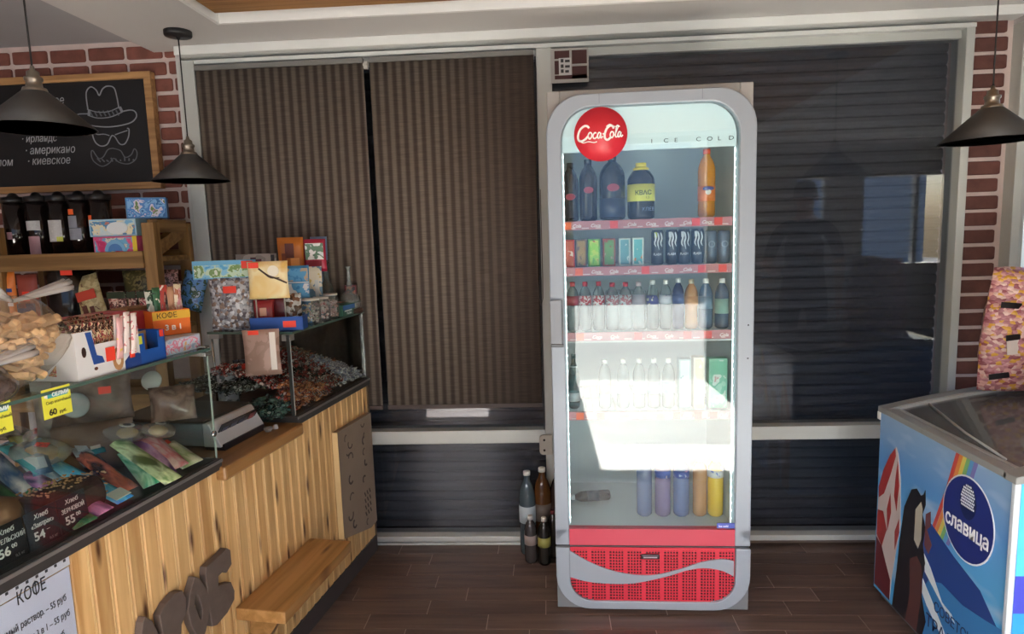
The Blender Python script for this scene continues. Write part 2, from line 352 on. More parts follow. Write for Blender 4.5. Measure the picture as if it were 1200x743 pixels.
struct(B(-1.583, 1.76, 2.835, Dw + .02, 2.222, 2.24).build('trim_2', M('cfd2cf', .5), bevel=.003))
struct(B(-1.605, -1.583, 2.85, Dw + .02, 0, 2.292).build('trim_4', M('c9c9c5', .5)))
# black rubber joint beside the mullion
B(-.036, -.031, 2.84, Dw, .56, 2.19).build('gasket', black, W1)

# steel roller shutters closed behind the glass, slat by slat
shm = M('5f6164', .5, .1, noise=.06, scale=3)
for (xa, xb, nm) in ((-1.54, .0, 'left'), (.0, 1.76, 'right')):
    t = thing('roller_shutter', 'closed dark grey slatted roller shutter outside the %s' % ('window behind the two brown blinds' if nm == 'left' else 'tall pane between cooler and brick pier'), 'shutter', ((xa + xb) / 2, 3.02, 0))
    me = None; wd = (xb - xa) / 2 - .004
    for k in range(44):
        if me is None:
            o = G().prism([(0, .001), (-.006, .008), (-.009, .024), (-.006, .04), (0, .0475), (.004, .0475), (.004, .053), (.008, .053), (.008, .001)], -wd, wd, 'x').build('slat', shm, t); me = o.data
        else: o = bpy.data.objects.new('slat', me); COL.objects.link(o); o.parent = t
        o.location = (0, 0, .0 + k * .0505)

# brown striped blinds
def blind_mat(fade):
    mt, t, p = base('blind_fabric', .8, spec=.2)
    tc = N(t, 'TexCoord'); sp = N(t, 'SeparateXYZ'); t.links.new(tc.outputs['Object'], sp.inputs[0])
    a = N(t, 'Math', operation='MULTIPLY'); a.inputs[1].default_value = 2 * PI / .0385; t.links.new(sp.outputs['X'], a.inputs[0])
    s_ = N(t, 'Math', operation='SINE'); t.links.new(a.outputs[0], s_.inputs[0])
    mr = N(t, 'MapRange'); mr.inputs['From Min'].default_value = -.7; mr.inputs['From Max'].default_value = .7; t.links.new(s_.outputs[0], mr.inputs['Value'])
    out = mr.outputs[0]
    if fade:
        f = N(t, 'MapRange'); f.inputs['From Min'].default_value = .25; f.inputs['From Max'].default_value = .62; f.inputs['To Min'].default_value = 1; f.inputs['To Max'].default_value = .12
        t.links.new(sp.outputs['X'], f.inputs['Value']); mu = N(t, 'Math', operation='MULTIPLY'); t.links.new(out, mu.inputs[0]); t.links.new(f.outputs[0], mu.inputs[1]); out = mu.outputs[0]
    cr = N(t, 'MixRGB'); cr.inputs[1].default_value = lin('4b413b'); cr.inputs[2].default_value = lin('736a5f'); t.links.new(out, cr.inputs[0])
    mp = N(t, 'Mapping'); mp.inputs['Scale'].default_value = (6, 1, 150); t.links.new(tc.outputs['Object'], mp.inputs[0])
    nz = N(t, 'TexNoise'); nz.inputs['Scale'].default_value = 2; nz.inputs['Detail'].default_value = 3; t.links.new(mp.outputs[0], nz.inputs['Vector'])
    hs = N(t, 'HueSaturation'); m2 = N(t, 'MapRange'); m2.inputs['From Min'].default_value = .3; m2.inputs['From Max'].default_value = .7; m2.inputs['To Min'].default_value = .78; m2.inputs['To Max'].default_value = 1.2
    t.links.new(nz.outputs['Fac'], m2.inputs['Value']); t.links.new(m2.outputs[0], hs.inputs['Value']); t.links.new(cr.outputs[0], hs.inputs['Color']); t.links.new(hs.outputs[0], p.inputs['Base Color'])
    bp = N(t, 'Bump'); bp.inputs['Strength'].default_value = .4; bp.inputs['Distance'].default_value = .002; t.links.new(nz.outputs['Fac'], bp.inputs['Height']); t.links.new(bp.outputs[0], p.inputs['Normal'])
    return mt
def blind(x0, x1, label, fade):
    t = thing('roller_blind', label, 'blind', (x0, 2.826, .683)); wd = x1 - x0; n = int(wd / .0385 * 4); H = 1.508
    pr = [(wd * i / n, -.0007 * math.sin(2 * PI * wd * i / n / .0385)) for i in range(n + 1)]
    outl = pr + [(p[0], p[1] + .004) for p in reversed(pr)]
    gg = G(); k = len(pr); v = [(p[0], p[1], z) for z in (0, H) for p in pr] + [(p[0], p[1] + .003, z) for z in (0, H) for p in pr]
    f = []
    for i in range(k - 1):
        f += [(i, i+1, k+i+1, k+i), (2*k+i, 3*k+i, 3*k+i+1, 2*k+i+1), (i, 2*k+i, 2*k+i+1, i+1), (k+i, k+i+1, 3*k+i+1, 3*k+i)]
    f += [(0, k, 3*k, 2*k), (k-1, 3*k-1, 4*k-1, 2*k-1)]
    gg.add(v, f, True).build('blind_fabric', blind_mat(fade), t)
    B(0, wd, -.005, .007, -.012, .006).build('bottom_bar', M('4a3f3b', .6), t)
    B(0, wd, -.01, .012, H, H + .02).build('head_rail', M('7d7c78', .4, .3), t)
    return t
blind(-1.508, -.768, 'brown vertically striped window blind beside the brick wall, left of the two', False)
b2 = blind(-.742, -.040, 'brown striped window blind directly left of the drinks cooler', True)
G().tube([(.699, -.011, .947), (.695, -.011, .55), (.698, -.011, .49), (.709, -.011, .447), (.717, -.011, .48), (.718, -.011, .57), (.717, -.011, .95)], .0016, 6).build('pull_cord', M('5a5148', .6), b2)
c = thing('blind_clip', 'small pale fixing clip between the tops of the two brown blinds', 'clip', (-.755, 2.82, 2.165)); G().box(-.009, .009, -.006, .01, 0, .03).box(-.012, .006, -.009, .0, .012, .022).build('clip_body', M('bcb9b0', .4), c, bevel=.002)

# hinge bracket on the mullion next to the cooler
t = thing('hinge_bracket', 'cream rounded hinge bracket with two screws left of the cooler', 'bracket', (-.04, 2.828, .445))
G().prism(arc(-.0, .075, .018, 90, 180, 5) + arc(0, .018, .018, 180, 270, 5) + [(.04, 0), (.04, .093)], 0, .012).build('plate', M('b8b2a6', .5), t, bevel=.002)
for z in (.022, .07): G().lathe([(0, 0), (.005, 0), (.005, .003), (0, .004)], 10, M4=Matrix.Translation((.004, 0, z)) @ Matrix.Rotation(PI/2, 4, 'X')).build('screw', M('3d3833', .4, .6), t)
# little picture plate above the cooler
t = thing('notice_plate', 'small square plate with brick picture and white notice above the cooler corner', 'sign', (.036, 2.836, 2.075))
G().box(-.004, .155, 0, .006, 0, .14).build('plate', M('a7a5a0', .5), t)
for (a, b, c_, d) in ((.012, .075, .098, .13), (.085, .148, .075, .13), (.012, .148, .015, .03), (.085, .148, .015, .065), (.012, .04, .035, .09)): B(a, b, -.002, .0, c_, d).build('brick_print', M('4a2a28', .7), t)
B(.03, .082, -.004, -.002, .03, .1).build('notice', M('c4c6c4', .6), t)
for (z, wd) in ((.082, .034), (.06, .034), (.04, .03)): G().box(.038, .05, -.0048, -.004, z, z + .014).box(.056, .038 + wd + .004, -.0048, -.004, z, z + .01).build('lettering', M('3a3a3c', .6), t)

# shop front behind the viewer, seen only in reflections and as the source of the daylight
fm = M('c8c4bb', .8)
g = G().box(-3.3, -2.9, -1.62, -1.5, 0, 2.55).box(-.6, .0, -1.62, -1.5, 0, 2.55).box(1.35, 2.35, -1.62, -1.5, 0, 2.55).box(2.35, 4.6, -1.62, -1.5, 0, 1.0).box(2.35, 4.6, -1.62, -1.5, 1.95, 2.55).box(2.35, 2.7, -1.62, -1.5, 1.0, 1.95).box(3.05, 3.4, -1.62, -1.5, 1.0, 1.95).box(4.6, 4.9, -1.62, -1.5, 0, 2.55).box(0, 1.35, -1.62, -1.5, 2.3, 2.55).box(-2.9, -.6, -1.62, -1.5, 2.2, 2.55).box(-2.9, -.6, -1.62, -1.5, 0, .8)
struct(g.build('wall_front', fm))
struct(G().box(2.7, 2.73, -1.58, -1.5, 1., 1.95).box(3.02, 3.05, -1.58, -1.5, 1., 1.95).box(3.4, 3.44, -1.58, -1.5, 1., 1.95).box(3.98, 4.02, -1.58, -1.5, 1., 1.95).box(4.53, 4.6, -1.58, -1.5, 1., 1.95).build('window_4', alu))
struct(G().box(-2.9, -2.83, -1.58, -1.5, .8, 2.2).box(-2.18, -2.12, -1.58, -1.5, .8, 2.2).box(-1.4, -1.34, -1.58, -1.5, .8, 2.2).box(-.66, -.6, -1.58, -1.5, .8, 2.2).build('window_5', alu))
struct(G().box(0, .06, -1.6, -1.5, 0, 2.3).box(1.29, 1.35, -1.6, -1.5, 0, 2.3).box(.06, 1.29, -1.6, -1.5, 2.24, 2.3).build('door_1', alu))
struct(G().box(1.4, 4.9, -3.0, -1.63, 2.35, 2.42).build('sun_blocker', M('8a8d90', .7)))  # unseen slab added to keep sun out of the right-hand front windows
struct(G().box(-9, 12, -16, -15.6, -.1, 6.5).build('facade', M('8e9aa8', .8)))
# ================================================================ pendant lamps
def pendant(loc, top, label, r=.149):
    t = thing('pendant_lamp', label, 'lamp', loc, group='black cone pendant lamps'); x = top - loc[2]
    dk = M('3a3836', .5, noise=.05, scale=4)
    G().lathe([(r, 0), (.035, .105), (.03, .108), (.028, .1), (r - .004, -.0005), (r, 0)], 40).build('lamp_shade', dk, t)
    G().lathe([(0, .100), (.03, .1), (.033, .108), (.03, .116), (.022, .118), (.02, .135), (.024, .138), (.024, .146), (.017, .15), (.016, .163), (.007, .168), (.005, .18), (0, .18)], 20).build('socket', M('8d8478', .3, .8), t)
    G().tube([(0, 0, .175), (0, 0, x - .02)], .0028, 6).build('cord', M('1b1a1a', .6), t)
    G().lathe([(0, x - .032), (.006, x - .03), (.009, x - .022), (.05, x - .02), (.052, x - .016), (.052, x), (0, x)], 28).build('ceiling_rose', M('232324', .45), t)
    G().ball((0, 0, .05), .026, .026, .032).build('bulb', M('e8e6df', .2), t)
pendant((-1.455, 2.62, 1.703), Zc, 'black cone pendant lamp hanging in front of the left blind edge')
pendant((-1.50, 1.89, 1.80), 2.302 if False else Zc, 'large near black cone pendant lamp in front of the chalkboard')
pendant((1.49, 2.3, 1.706), 2.302, 'black cone pendant lamp over the ice cream freezer')

# ================================================================ chalkboard
t = thing('chalkboard', 'black chalkboard menu in a pale wood frame on the brick wall', 'board', (-1.72, Dw - .03, 1.70))
fw = wood('frame_pine', 'b98f5e', '8d6640', 'x', .5, knots=False)
def bar(a, b, c_, d, n='frame_rail'): B(a, b, -.012, .024, c_, d).build(n, fw, t, bevel=.002)
bar(-1.2, .0, .475, .505); bar(-1.2, .0, 0, .03); bar(-.033, 0, .03, .475, 'frame_stile'); bar(-1.2, -1.167, .03, .475, 'frame_stile')
B(-1.17, -.03, 0, .02, .02, .485).build('panel', M('0d0e12', .55), t)
def ch(pts, wd=.004, sm=True): return G().ribbon(smooth(pts, 5) if sm else pts, wd, -.0012, .001)
# hat, glasses and moustache chalk drawing: centre (-.13, .27)
def P(x, y): return ((x - 600) / 1000., .475 - (y - 312) / 1000. * 1.21)   # drawing units to board metres
dr = M('8e9298', .95)
def D(pts, wd=.004): return [((x - 605) * .00118, .470 - (y - 312) * .00118) for x, y in pts]
gg = G()
for pts, wd in (([(345, 410), (345, 350), (365, 328), (385, 340), (395, 360), (410, 338), (430, 328), (455, 335), (463, 370), (466, 410)], .005),
                ([(342, 408), (380, 420), (425, 420), (470, 405)], .004), ([(342, 430), (380, 442), (430, 440), (478, 424)], .004), ([(350, 412), (346, 432)], .012), ([(470, 405), (478, 425)], .012),
                ([(342, 425), (305, 425), (302, 437), (340, 465), (420, 476), (500, 466), (530, 445), (528, 425), (510, 418), (478, 422)], .005),
                ([(360, 482), (352, 500), (360, 530), (380, 545), (405, 540), (422, 515), (430, 508), (440, 515), (455, 540), (475, 540), (492, 515), (497, 488), (490, 484)], .005),
                ([(360, 495), (372, 502), (398, 502), (418, 508)], .004), ([(440, 506), (460, 500), (490, 492)], .004)):
    gg.ribbon(smooth(D(pts), 5), wd, -.0012, .001)
gg.build('chalk_drawing', dr, t)
gg = G()
mo = D([(425, 555), (405, 560), (385, 585), (365, 590), (345, 560), (338, 575), (345, 600), (375, 620), (405, 610), (425, 592), (445, 608), (480, 615), (510, 600), (519, 575), (510, 560), (495, 582), (470, 590), (455, 565)])
gg.ribbon(smooth(mo + mo[:1], 4), .0045, -.0012, .001)
for i in range(9): gg.ribbon(D([(360 + i * 18, 590 + (i % 3) * 4), (372 + i * 16, 604)]), .006, -.0012, .001)
gg.build('chalk_moustache', M('62666c', .95), t); gg = G()
for i in range(7): gg.ribbon(D([(352 + i * 17, 416), (352 + i * 17 + 9, 436)]), .006, -.0012, .001)
gg.build('chalk_hatband', M('62666c', .95), t)
for s_, x, y, sz in (('· латинское', 58, 385, .052), ('· ирландс', 68, 520, .045), ('· американо', 76, 565, .05), ('· киевское', 80, 605, .05), ('· с сиропом', -170, 605, .05), ('· капучино', -200, 560, .05), ('Меню:', -160, 380, .07)):
    text(s_, sz, M('a9acb0', .95), t, ((x - 605) * .00118, -.0008, .470 - (y - 312) * .00118), shear=.25, sx=.8)

# ================================================================ wooden rack with jars at the brick wall
rk = wood('rack_pine', 'a5814f', '7c5c33', 'x', .5, knots=False); rkz = wood('rack_pine_post', 'a5814f', '7c5c33', 'z', .5, knots=False)
t = thing('storage_rack', 'open pine rack of shelves with posts standing against the brick wall', 'shelf', (-2.3, 2.58, 0))
for x in (.645, -.03, -.72): 
    B(x, x + .052, -.015, .03, 0, 1.54).build('post', rkz, t, bevel=.002); B(x + .0, x + .052, .24, .27, 0, 1.54).build('post', rkz, t, bevel=.002)
for x in (.645,): B(x, x + .045, .03, .24, 1.5, 1.553).build('side_rail', wood('rack_side', 'a5814f', '7c5c33', 'y', .5, knots=False), t)
G().prism([(-.0, 1.40), (.03, 1.40), (.25, 1.49), (.25, 1.53), (.21, 1.53), (0, 1.45)], .65, .685, 'x').build('brace', rk, t)
for z in (1.40, 1.10, .80):
    B(-.72, .69, .03, .24, z - .02, z).build('shelf_board', rk, t); B(-.72, .645, -.022, -.012 + .03, z - .045, z + .025).build('front_rail', rk, t, bevel=.002); B(-.72, .645, .27, .285, z - .045, z + .025).build('back_rail', rk, t)
# coffee jars with long clear bodies
def jar(x, label, lab, z=1.425, h=.245, r=.044, lean=0, y=2.70, bean='1a1210'):
    t = thing('coffee_jar', label, 'jar', (x, y - .03, 1.40), group='dark cylinder jars on the top rack shelf')
    G().lathe([(0, .001), (r, .001), (r, h), (0, h)], 24).build('body', M(bean, .08, noise=.5, scale=90), t)
    G().lathe([(0, h + .002), (r + .002, h + .002), (r + .003, h + .006), (r + .003, h + .022), (r*.5, h + .026), (.012, h + .04), (0, h + .042)], 24).build('lid', M('141416', .3), t)
    for (z0, z1, a0, a1, c_) in lab:
        n = 8; pr = [((r + .0012) * math.sin(a0 + (a1 - a0) * i / n), -(r + .0012) * math.cos(a0 + (a1 - a0) * i / n)) for i in range(n + 1)]
        gg = G(); 
        for i in range(n): gg.add([(pr[i][0], pr[i][1], z0), (pr[i+1][0], pr[i+1][1], z0), (pr[i+1][0], pr[i+1][1], z1), (pr[i][0], pr[i][1], z1)], [(0, 1, 2, 3)], True)
        gg.build('paper_label' if c_ != 'o' else 'price_sticker', printed(['d7d8d4', 'c3c5c4', 'b5b6b5'], 90, .6) if c_ == 'w' else M({'o': 'f0662e', 'p': 'a37e86', 'g': 'c9d24a', 'b': '8b8f99'}[c_], .5), t)
jar(-2.275, 'dark jar at the far left of the top rack shelf with tiny pink label', [(.09, .12, -.2, .3, 'p')])
jar(-2.172, 'dark coffee jar with square white label and pink picture below it', [(.125, .165, -.75, .75, 'w'), (.02, .1, -.5, .6, 'p')])
jar(-2.075, 'dark coffee jar with tall white label and yellow dot', [(.075, .165, -.7, .7, 'w'), (.075, .095, .2, .7, 'g')])
jar(-1.985, 'dark coffee jar with grey label under an orange sticker', [(.13, .18, -.7, .3, 'b'), (.185, .208, -.5, .1, 'o'), (.08, .128, -.7, .6, 'b')])
jar(-1.895, 'dark coffee jar with one large orange price sticker', [(.135, .18, -1.1, -.2, 'o')])
def pbox(name, label, loc, size, mats, rz=0, cat='box', group=None, flaps=None, rot=None):
    """printed carton: body plus a front print panel and a top panel"""
    t = thing(name, label, cat, loc, rz, group, rot); w_, d_, h_ = size
    B(-w_/2, w_/2, -d_/2, d_/2, 0, h_).build('carton', mats[0], t, bevel=.0015)
    if len(mats) > 1: B(-w_/2 + .006, w_/2 - .006, -d_/2 - .0008, -d_/2, .006, h_ - .006).build('front_print', mats[1], t)
    return t
blue_art = printed(['2f6fb0', '7fc0e4', 'd8e8ec', '4f9bd0', 'e4d9c0'], 26, seed=1)
p_ = pbox('toy_carton', 'pink and blue carton lying on the rack, beneath the pale blue one', (-1.775, 2.62, 1.40), (.185, .1, .088), [M('d85a8e', .4), printed(['c9386e', 'd85a8e', '6fb2d8', 'dcdcd0', '8a9a80'], 22, seed=3)])
G().prism(arc(0, .028, .045, 0, 180, 12), -.0525, -.0508).build('arch_print', M('7db8dd', .4), p_); G().prism(arc(0, .028, .03, 0, 180, 12), -.0532, -.0525).build('arch_print', M('4d83c2', .4), p_)
B(.075, .0935, -.0515, -.0505, .0, .088).build('yellow_edge', M('e6cf3a', .4), p_)
p_ = pbox('toy_carton', 'pale blue carton with oval print stacked on the pink carton', (-1.785, 2.63, 1.4885), (.2, .1, .07), [M('a9d3e8', .4), printed(['7fc0e4', 'cfe2e4', 'e8e0c0', '5a96c0', 'd2806a'], 24, seed=5)])
G().prism(arc(.02, .033, .045, 0, 360, 20, .025)[:-1], -.0525, -.0508).build('oval_print', M('e4ecee', .4), p_)
pbox('toy_carton', 'bright blue cartoon-print carton turned at an angle on top of the pale blue one', (-1.675, 2.655, 1.5595), (.15, .07, .085), [M('4a86c0', .4), printed(['2f6fb0', '7fb8e4', '4f8bd0', 'd8d4e0', '6a8a50', 'c08aa0'], 26, seed=8)], .45)

# lower rack shelf
t = thing('black_canister', 'wide glossy black canister with red price tag on the lower rack shelf', 'canister', (-2.05, 2.66, 1.10))
G().lathe([(0, 0), (.09, 0), (.095, .01), (.095, .25), (.09, .258), (0, .26)], 32).build('body', M('0c0c0e', .12), t); G().lathe([(.0, .258), (.097, .258), (.097, .275), (0, .277)], 32).build('lid', M('2a2a2c', .3), t)
B(.03, .08, -.097, -.094, .235, .275).build('price_tag', redtag, t)
def packet(name, label, loc, w_, h_, mat, rz=0, tilt=0, cat='packet', group=None, puff=.018, rot=None, extra=None, roll=0):
    """pillow packet standing in its x-z plane: flat seals, puffed middle"""
    t = thing(name, label, cat, loc, rz, group, rot or (tilt, roll, rz))
    nx, nz_ = 8, 8; v = []; f = []
    rs = random.Random(hash(label) % 1000 if False else len(label) * 7 + int(w_ * 1000))
    for sd in (-1, 1):
        for j in range(nz_ + 1):
            for i in range(nx + 1):
                a = i / nx; b = j / nz_; k = (math.sin(PI * a) ** .6) * (math.sin(PI * b) ** .5 if 0 < b < 1 else 0)
                wv = rs.uniform(-.0016, .0016) if 0 < a < 1 and 0 < b < 1 else 0
                v.append(((a - .5) * w_ * (1 - .05 * math.sin(PI * b)), sd * (.0008 + puff * k) + wv, b * h_))
    n = (nx + 1) * (nz_ + 1)
    for s_ in (0, 1):
        for j in range(nz_):
            for i in range(nx): q = s_ * n + j * (nx + 1) + i; f.append((q, q + 1, q + nx + 2, q + nx + 1))
    for j in range(nz_):
        for i in (0, nx): q = j * (nx + 1) + i; f.append((q, q + nx + 1, q + nx + 1 + n, q + n))
    for i in range(nx):
        for j in (0, nz_): q = j * (nx + 1) + i; f.append((q, q + 1, q + 1 + n, q + n))
    G().add(v, f, True).build('pouch', mat, t)
    for (xa, xb, za, zb, m_, nm) in (extra or []):
        B(xa, xb, -puff - .003, -puff - .001, za, zb).build(nm, m_, t)
    return t
packet('sausage_snack_packet', 'cream and red snack pouch leaning against the black canister', (-1.905, 2.60, 1.10), .115, .235, printed(['d9cc9a', 'cbbf8e', 'b0a070', '6a4028'], 40, seed=2), .1, -.1, extra=[(-.04, .04, .13, .17, M('c8452e', .4), 'brand_print'), (-.03, -.01, .05, .11, M('5c2a1c', .4), 'stick_print'), (.0, .018, .05, .1, M('5c2a1c', .4), 'stick_print')], roll=-.25)
packet('snack_packet', 'olive and gold snack pouch at the back of the lower rack shelf', (-1.80, 2.74, 1.14), .15, .2, printed(['8f8450', '6a6238', 'a89a60', '403a20'], 30, seed=4))
packet('snack_packet', 'dark brown pouch with pink dots at the back of the lower rack shelf', (-1.685, 2.74, 1.14), .13, .2, printed(['2c1c18', '503428', 'b08888', '3a2620'], 70, seed=4))
packet('snack_packet', 'blue and green crumpled pouch at the right end of the lower rack shelf', (-1.585, 2.74, 1.16), .11, .17, printed(['3a5a8a', '5a8ac0', '2c4a30', 'a8b8c8'], 40, seed=6), roll=.3)
packet('orange_box_pack', 'orange pouch with blue letters at the left end of the lower rack shelf', (-2.285, 2.60, 1.10), .07, .26, M('f08a3a', .4), extra=[(-.03, .03, .17, .185, M('2c4a8a', .4), 'letter_bar'), (-.03, .02, .14, .155, M('2c4a8a', .4), 'letter_bar'), (-.02, .03, .11, .125, M('f4f0ea', .4), 'letter_bar')])
packet('red_blue_pack', 'red over navy pouch with orange tags beside the black canister', (-2.2, 2.60, 1.10), .09, .24, M('9a4a3e', .5), extra=[(-.04, .04, .01, .12, M('26305e', .5), 'navy_band'), (-.01, .02, .13, .17, redtag, 'price_tag'), (-.035, 0, .1, .12, redtag, 'price_tag')])
for i, (x, c1) in enumerate(((-1.83, 'b04a4a'), (-1.79, 'a06058'), (-1.745, 'b8564e'), (-1.70, 'a04a50'), (-1.655, '4a6a5a'))):
    packet('candy_bar_packet', 'small %s bar pouch in the lower rack row, %s from the snack pouch' % (('red', 'dusty rose', 'brick red', 'dark pink', 'green')[i], ('first', 'second', 'third', 'fourth', 'last')[i]), (x, 2.60, 1.10), .042, .16, printed([c1, 'd8b8a8', '5a2a28', c1], 60, seed=i), group='bar pouches in the lower rack row', puff=.008, extra=[(-.02, .02, .13, .158, M('26381f', .5), 'green_top')])

# ================================================================ counter
ct = thing('shop_counter', 'long counter clad in vertical pine boards with dark top edge', 'counter', CL(0, 0, 0), -CA)
pine = wood('pine_board', 'e0ba80', 'c2955c', 'z', .45)
ey = lambda x: (-.063 + .137 * x) / .99          # local y where the counter meets the blind
G().prism([(-.55, -2.75), (-.02, -2.75), (-.02, ey(-.02)), (-.55, ey(-.55))], .0, .79, 'z').build('carcass', M('8a6a45', .8), ct)
board_mesh = {}
PW = .0523
for k in range(51):
    y = -.07 - PW * (k + 1); zt = .785 if (y > -.70 or y < -1.125) else .757
    if zt not in board_mesh:
        o = G().prism([(-.016, .002), (-.003, .002), (-.0, .005), (-.0, PW - .0095), (-.003, PW - .0065), (-.008, PW - .006), (-.016, PW - .006)], .075, zt, 'z').build('pine_board', pine, ct); board_mesh[zt] = o.data
    else: o = bpy.data.objects.new('pine_board', board_mesh[zt]); COL.objects.link(o); o.parent = ct
    o.location = (0, y, 0)
lit_bead = None
for k in range(51):
    y = -.07 - PW * (k + 1) + PW - .006; zt = .785 if (y > -.70 or y < -1.125) else .757
    if lit_bead is None: o = G().prism([(-.016, 0), (-.005, .0), (-.0025, .002), (-.0025, .006), (-.005, .008), (-.016, .008)], .075, .785, 'z').build('lit_bead', M('e8c68c', .4, rnd=.06), ct); lit_bead = o.data  # pale strip between boards, highlight of the lit bevels put into its colour
    else: o = bpy.data.objects.new('lit_bead', lit_bead); COL.objects.link(o); o.parent = ct
    o.location = (0, y, 0)
B(-.05, .004, -2.75, -.064, 0, .073).build('plinth', M('4a4443', .5, noise=.1, scale=6), ct)
B(-.02, .003, -.072, -.063, .07, .785).build('end_trim', M('6e5a44', .6), ct)
edge = M('3a3938', .35, noise=.1, scale=10)
for ya, yb in ((-.695, None), (-2.75, -1.125)):
    e1, e2 = (ey(.012), ey(-.56)) if yb is None else (yb, yb)
    G().prism([(-.56, ya), (.012, ya), (.012, e1), (-.56, e2)], .79, .822, 'z').build('case_base', edge, ct, bevel=.002); G().box(.012, .0145, ya, e1, .812, .82).build('base_highlight', M('8a8a88', .3, .5), ct)
ledge = wood('ledge_pine', 'a67c4c', '85602f', 'y', .35, knots=False)
B(-.56, .032, -1.14, -.69, .757, .80).build('ledge', ledge, ct, bevel=.008)
# sheet with coffee prices
ps = thing('coffee_price_sheet', 'white coffee price sheet in a punched plastic sleeve on the pine counter', 'sign', CL(.003, -1.645, .80), -CA + PI/2)
# its x runs towards the far end, y into the counter
B(-.30, .0, -.001, .0005, -.40, -.035).build('paper', M('e9edf4', .35), ps); B(-.30, .003, -.0012, .0012, -.032, -.002).build('punched_strip', M('f0f0ee', .3), ps)
B(-.30, .002, -.0022, -.0016, -.4, -.003).build('plastic_sleeve', clear('f4f6fa', 1.4, .08), ps)
for k in range(9): G().box(-.012 - k * .0215, -.006 - k * .0215, -.0016, -.0010, -.02, -.014).build('punch_hole', M('4a4a4c', .6), ps)
ink = M('3a3c42', .6)
coffee_word(.038, M('26282c', .6), ps, (-.122, -.0024, -.052), sx=.62)
text('растворимый раствор. – 55 руб', .0205, ink, ps, (-.016, -.0024, -.102), align='RIGHT', sx=.62)
text('кофе с молоком 3 в 1 – 55 руб', .0205, ink, ps, (-.012, -.0024, -.139), align='RIGHT', sx=.62)
text('капучино – 60 руб', .0205, ink, ps, (-.03, -.0024, -.176), align='RIGHT', sx=.62)
# cut-out dark wooden letters
lm = M('5f534c', .75, noise=.12, scale=25, bump=.4)
def letter(name, outer, inner, label):
    t = thing('wooden_letter', label, 'letter', CL(.001, 0, 0), -CA + PI/2, 'dark wooden cut-out letters on the counter'); 
    if inner: G().ring(outer, inner, -.022, 0, 'y').build('letter_body', lm, t, bevel=.002)
    else: G().prism(outer, -.022, 0, 'y').build('letter_body', lm, t, bevel=.002)
def lo(pts): return pts
letter('O', [(-1.333, .47), (-1.318, .515), (-1.294, .548), (-1.278, .535), (-1.258, .50), (-1.243, .455), (-1.25, .42), (-1.272, .375), (-1.292, .355), (-1.31, .385), (-1.325, .425)], [(-1.305, .47), (-1.302, .485), (-1.296, .497), (-1.29, .49), (-1.283, .47), (-1.277, .44), (-1.28, .425), (-1.286, .415), (-1.29, .42), (-1.295, .435), (-1.30, .455)], 'dark wooden letter O with a slit hole on the pine boards')
letter('B', [(-1.252, .53), (-1.246, .55), (-1.21, .552), (-1.175, .555), (-1.155, .56), (-1.138, .545), (-1.138, .50), (-1.165, .487), (-1.175, .50), (-1.2, .497), (-1.203, .47), (-1.18, .463), (-1.148, .45), (-1.136, .415), (-1.14, .39), (-1.175, .37), (-1.225, .362), (-1.245, .37), (-1.25, .42)], None, 'dark wooden letter Б nearest the bench on the pine boards')
letter('P', [(-1.43, .52), (-1.405, .537), (-1.37, .545), (-1.345, .538), (-1.335, .51), (-1.34, .47), (-1.36, .45), (-1.37, .40), (-1.375, .33), (-1.425, .33), (-1.425, .42)], None, 'dark wooden letter Р left of the letter O')
letter('A', [(-1.52, .40), (-1.505, .47), (-1.485, .535), (-1.475, .545), (-1.455, .52), (-1.435, .46), (-1.425, .40), (-1.425, .33), (-1.45, .33), (-1.455, .37), (-1.495, .37), (-1.5, .33), (-1.525, .33)], None, 'dark wooden pointed letter at the bottom left of the row')
# bench shelf
t = thing('bench_shelf', 'thick pine shelf bench fixed low on the counter front', 'bench', CL(0.003, 0, 0), -CA)
B(0, .165, -1.115, -.655, .305, .345).build('seat_plank', wood('bench_pine', 'a67c4c', '85602f', 'y', .4, knots=True), t, bevel=.004)
for y in (-1.03, -.78): G().prism([(0, .15), (.02, .15), (.12, .30), (.12, .304), (0, .304)], y - .02, y + .02, 'y').build('bracket', ledge, t)
# carved board
t = thing('carved_board', 'taupe board with engraved figures mounted on the counter above the bench', 'board', CL(.003, -.265, .20), -CA + PI/2)
G().prism([(-.165, .03), (.1, -.045), (.165, -.04), (.165, .47), (-.165, .48)], -.022, 0).build('board', M('8d7c6c', .7, noise=.08, scale=8), t, bevel=.001)
B(-.168, -.165, -.023, 0.0, .03, .48).build('pale_edge', M('d9bd8a', .5), t)
rr = random.Random(4); gg = G()
for cx_, zs in ((-.075, (.43, .40, .37, .34, .25, .17, .10, .05)), (.075, (.45, .39, .37, .32, .27, .20, .0))):
    for z in zs:
        a0 = rr.uniform(0, 360); gg.ribbon(arc(cx_ + rr.uniform(-.02, .02), z, rr.uniform(.012, .022), a0, a0 + rr.uniform(110, 220), 8), rr.uniform(.004, .009), -.0235, .0015)
for r in range(4):
    for c_ in range(3): gg.ribbon([(.05 + c_ * .025, .14 - r * .03), (.06 + c_ * .025, .12 - r * .03)], .007, -.0235, .0015)
gg.build('engraving', M('4a3f38', .8), t)
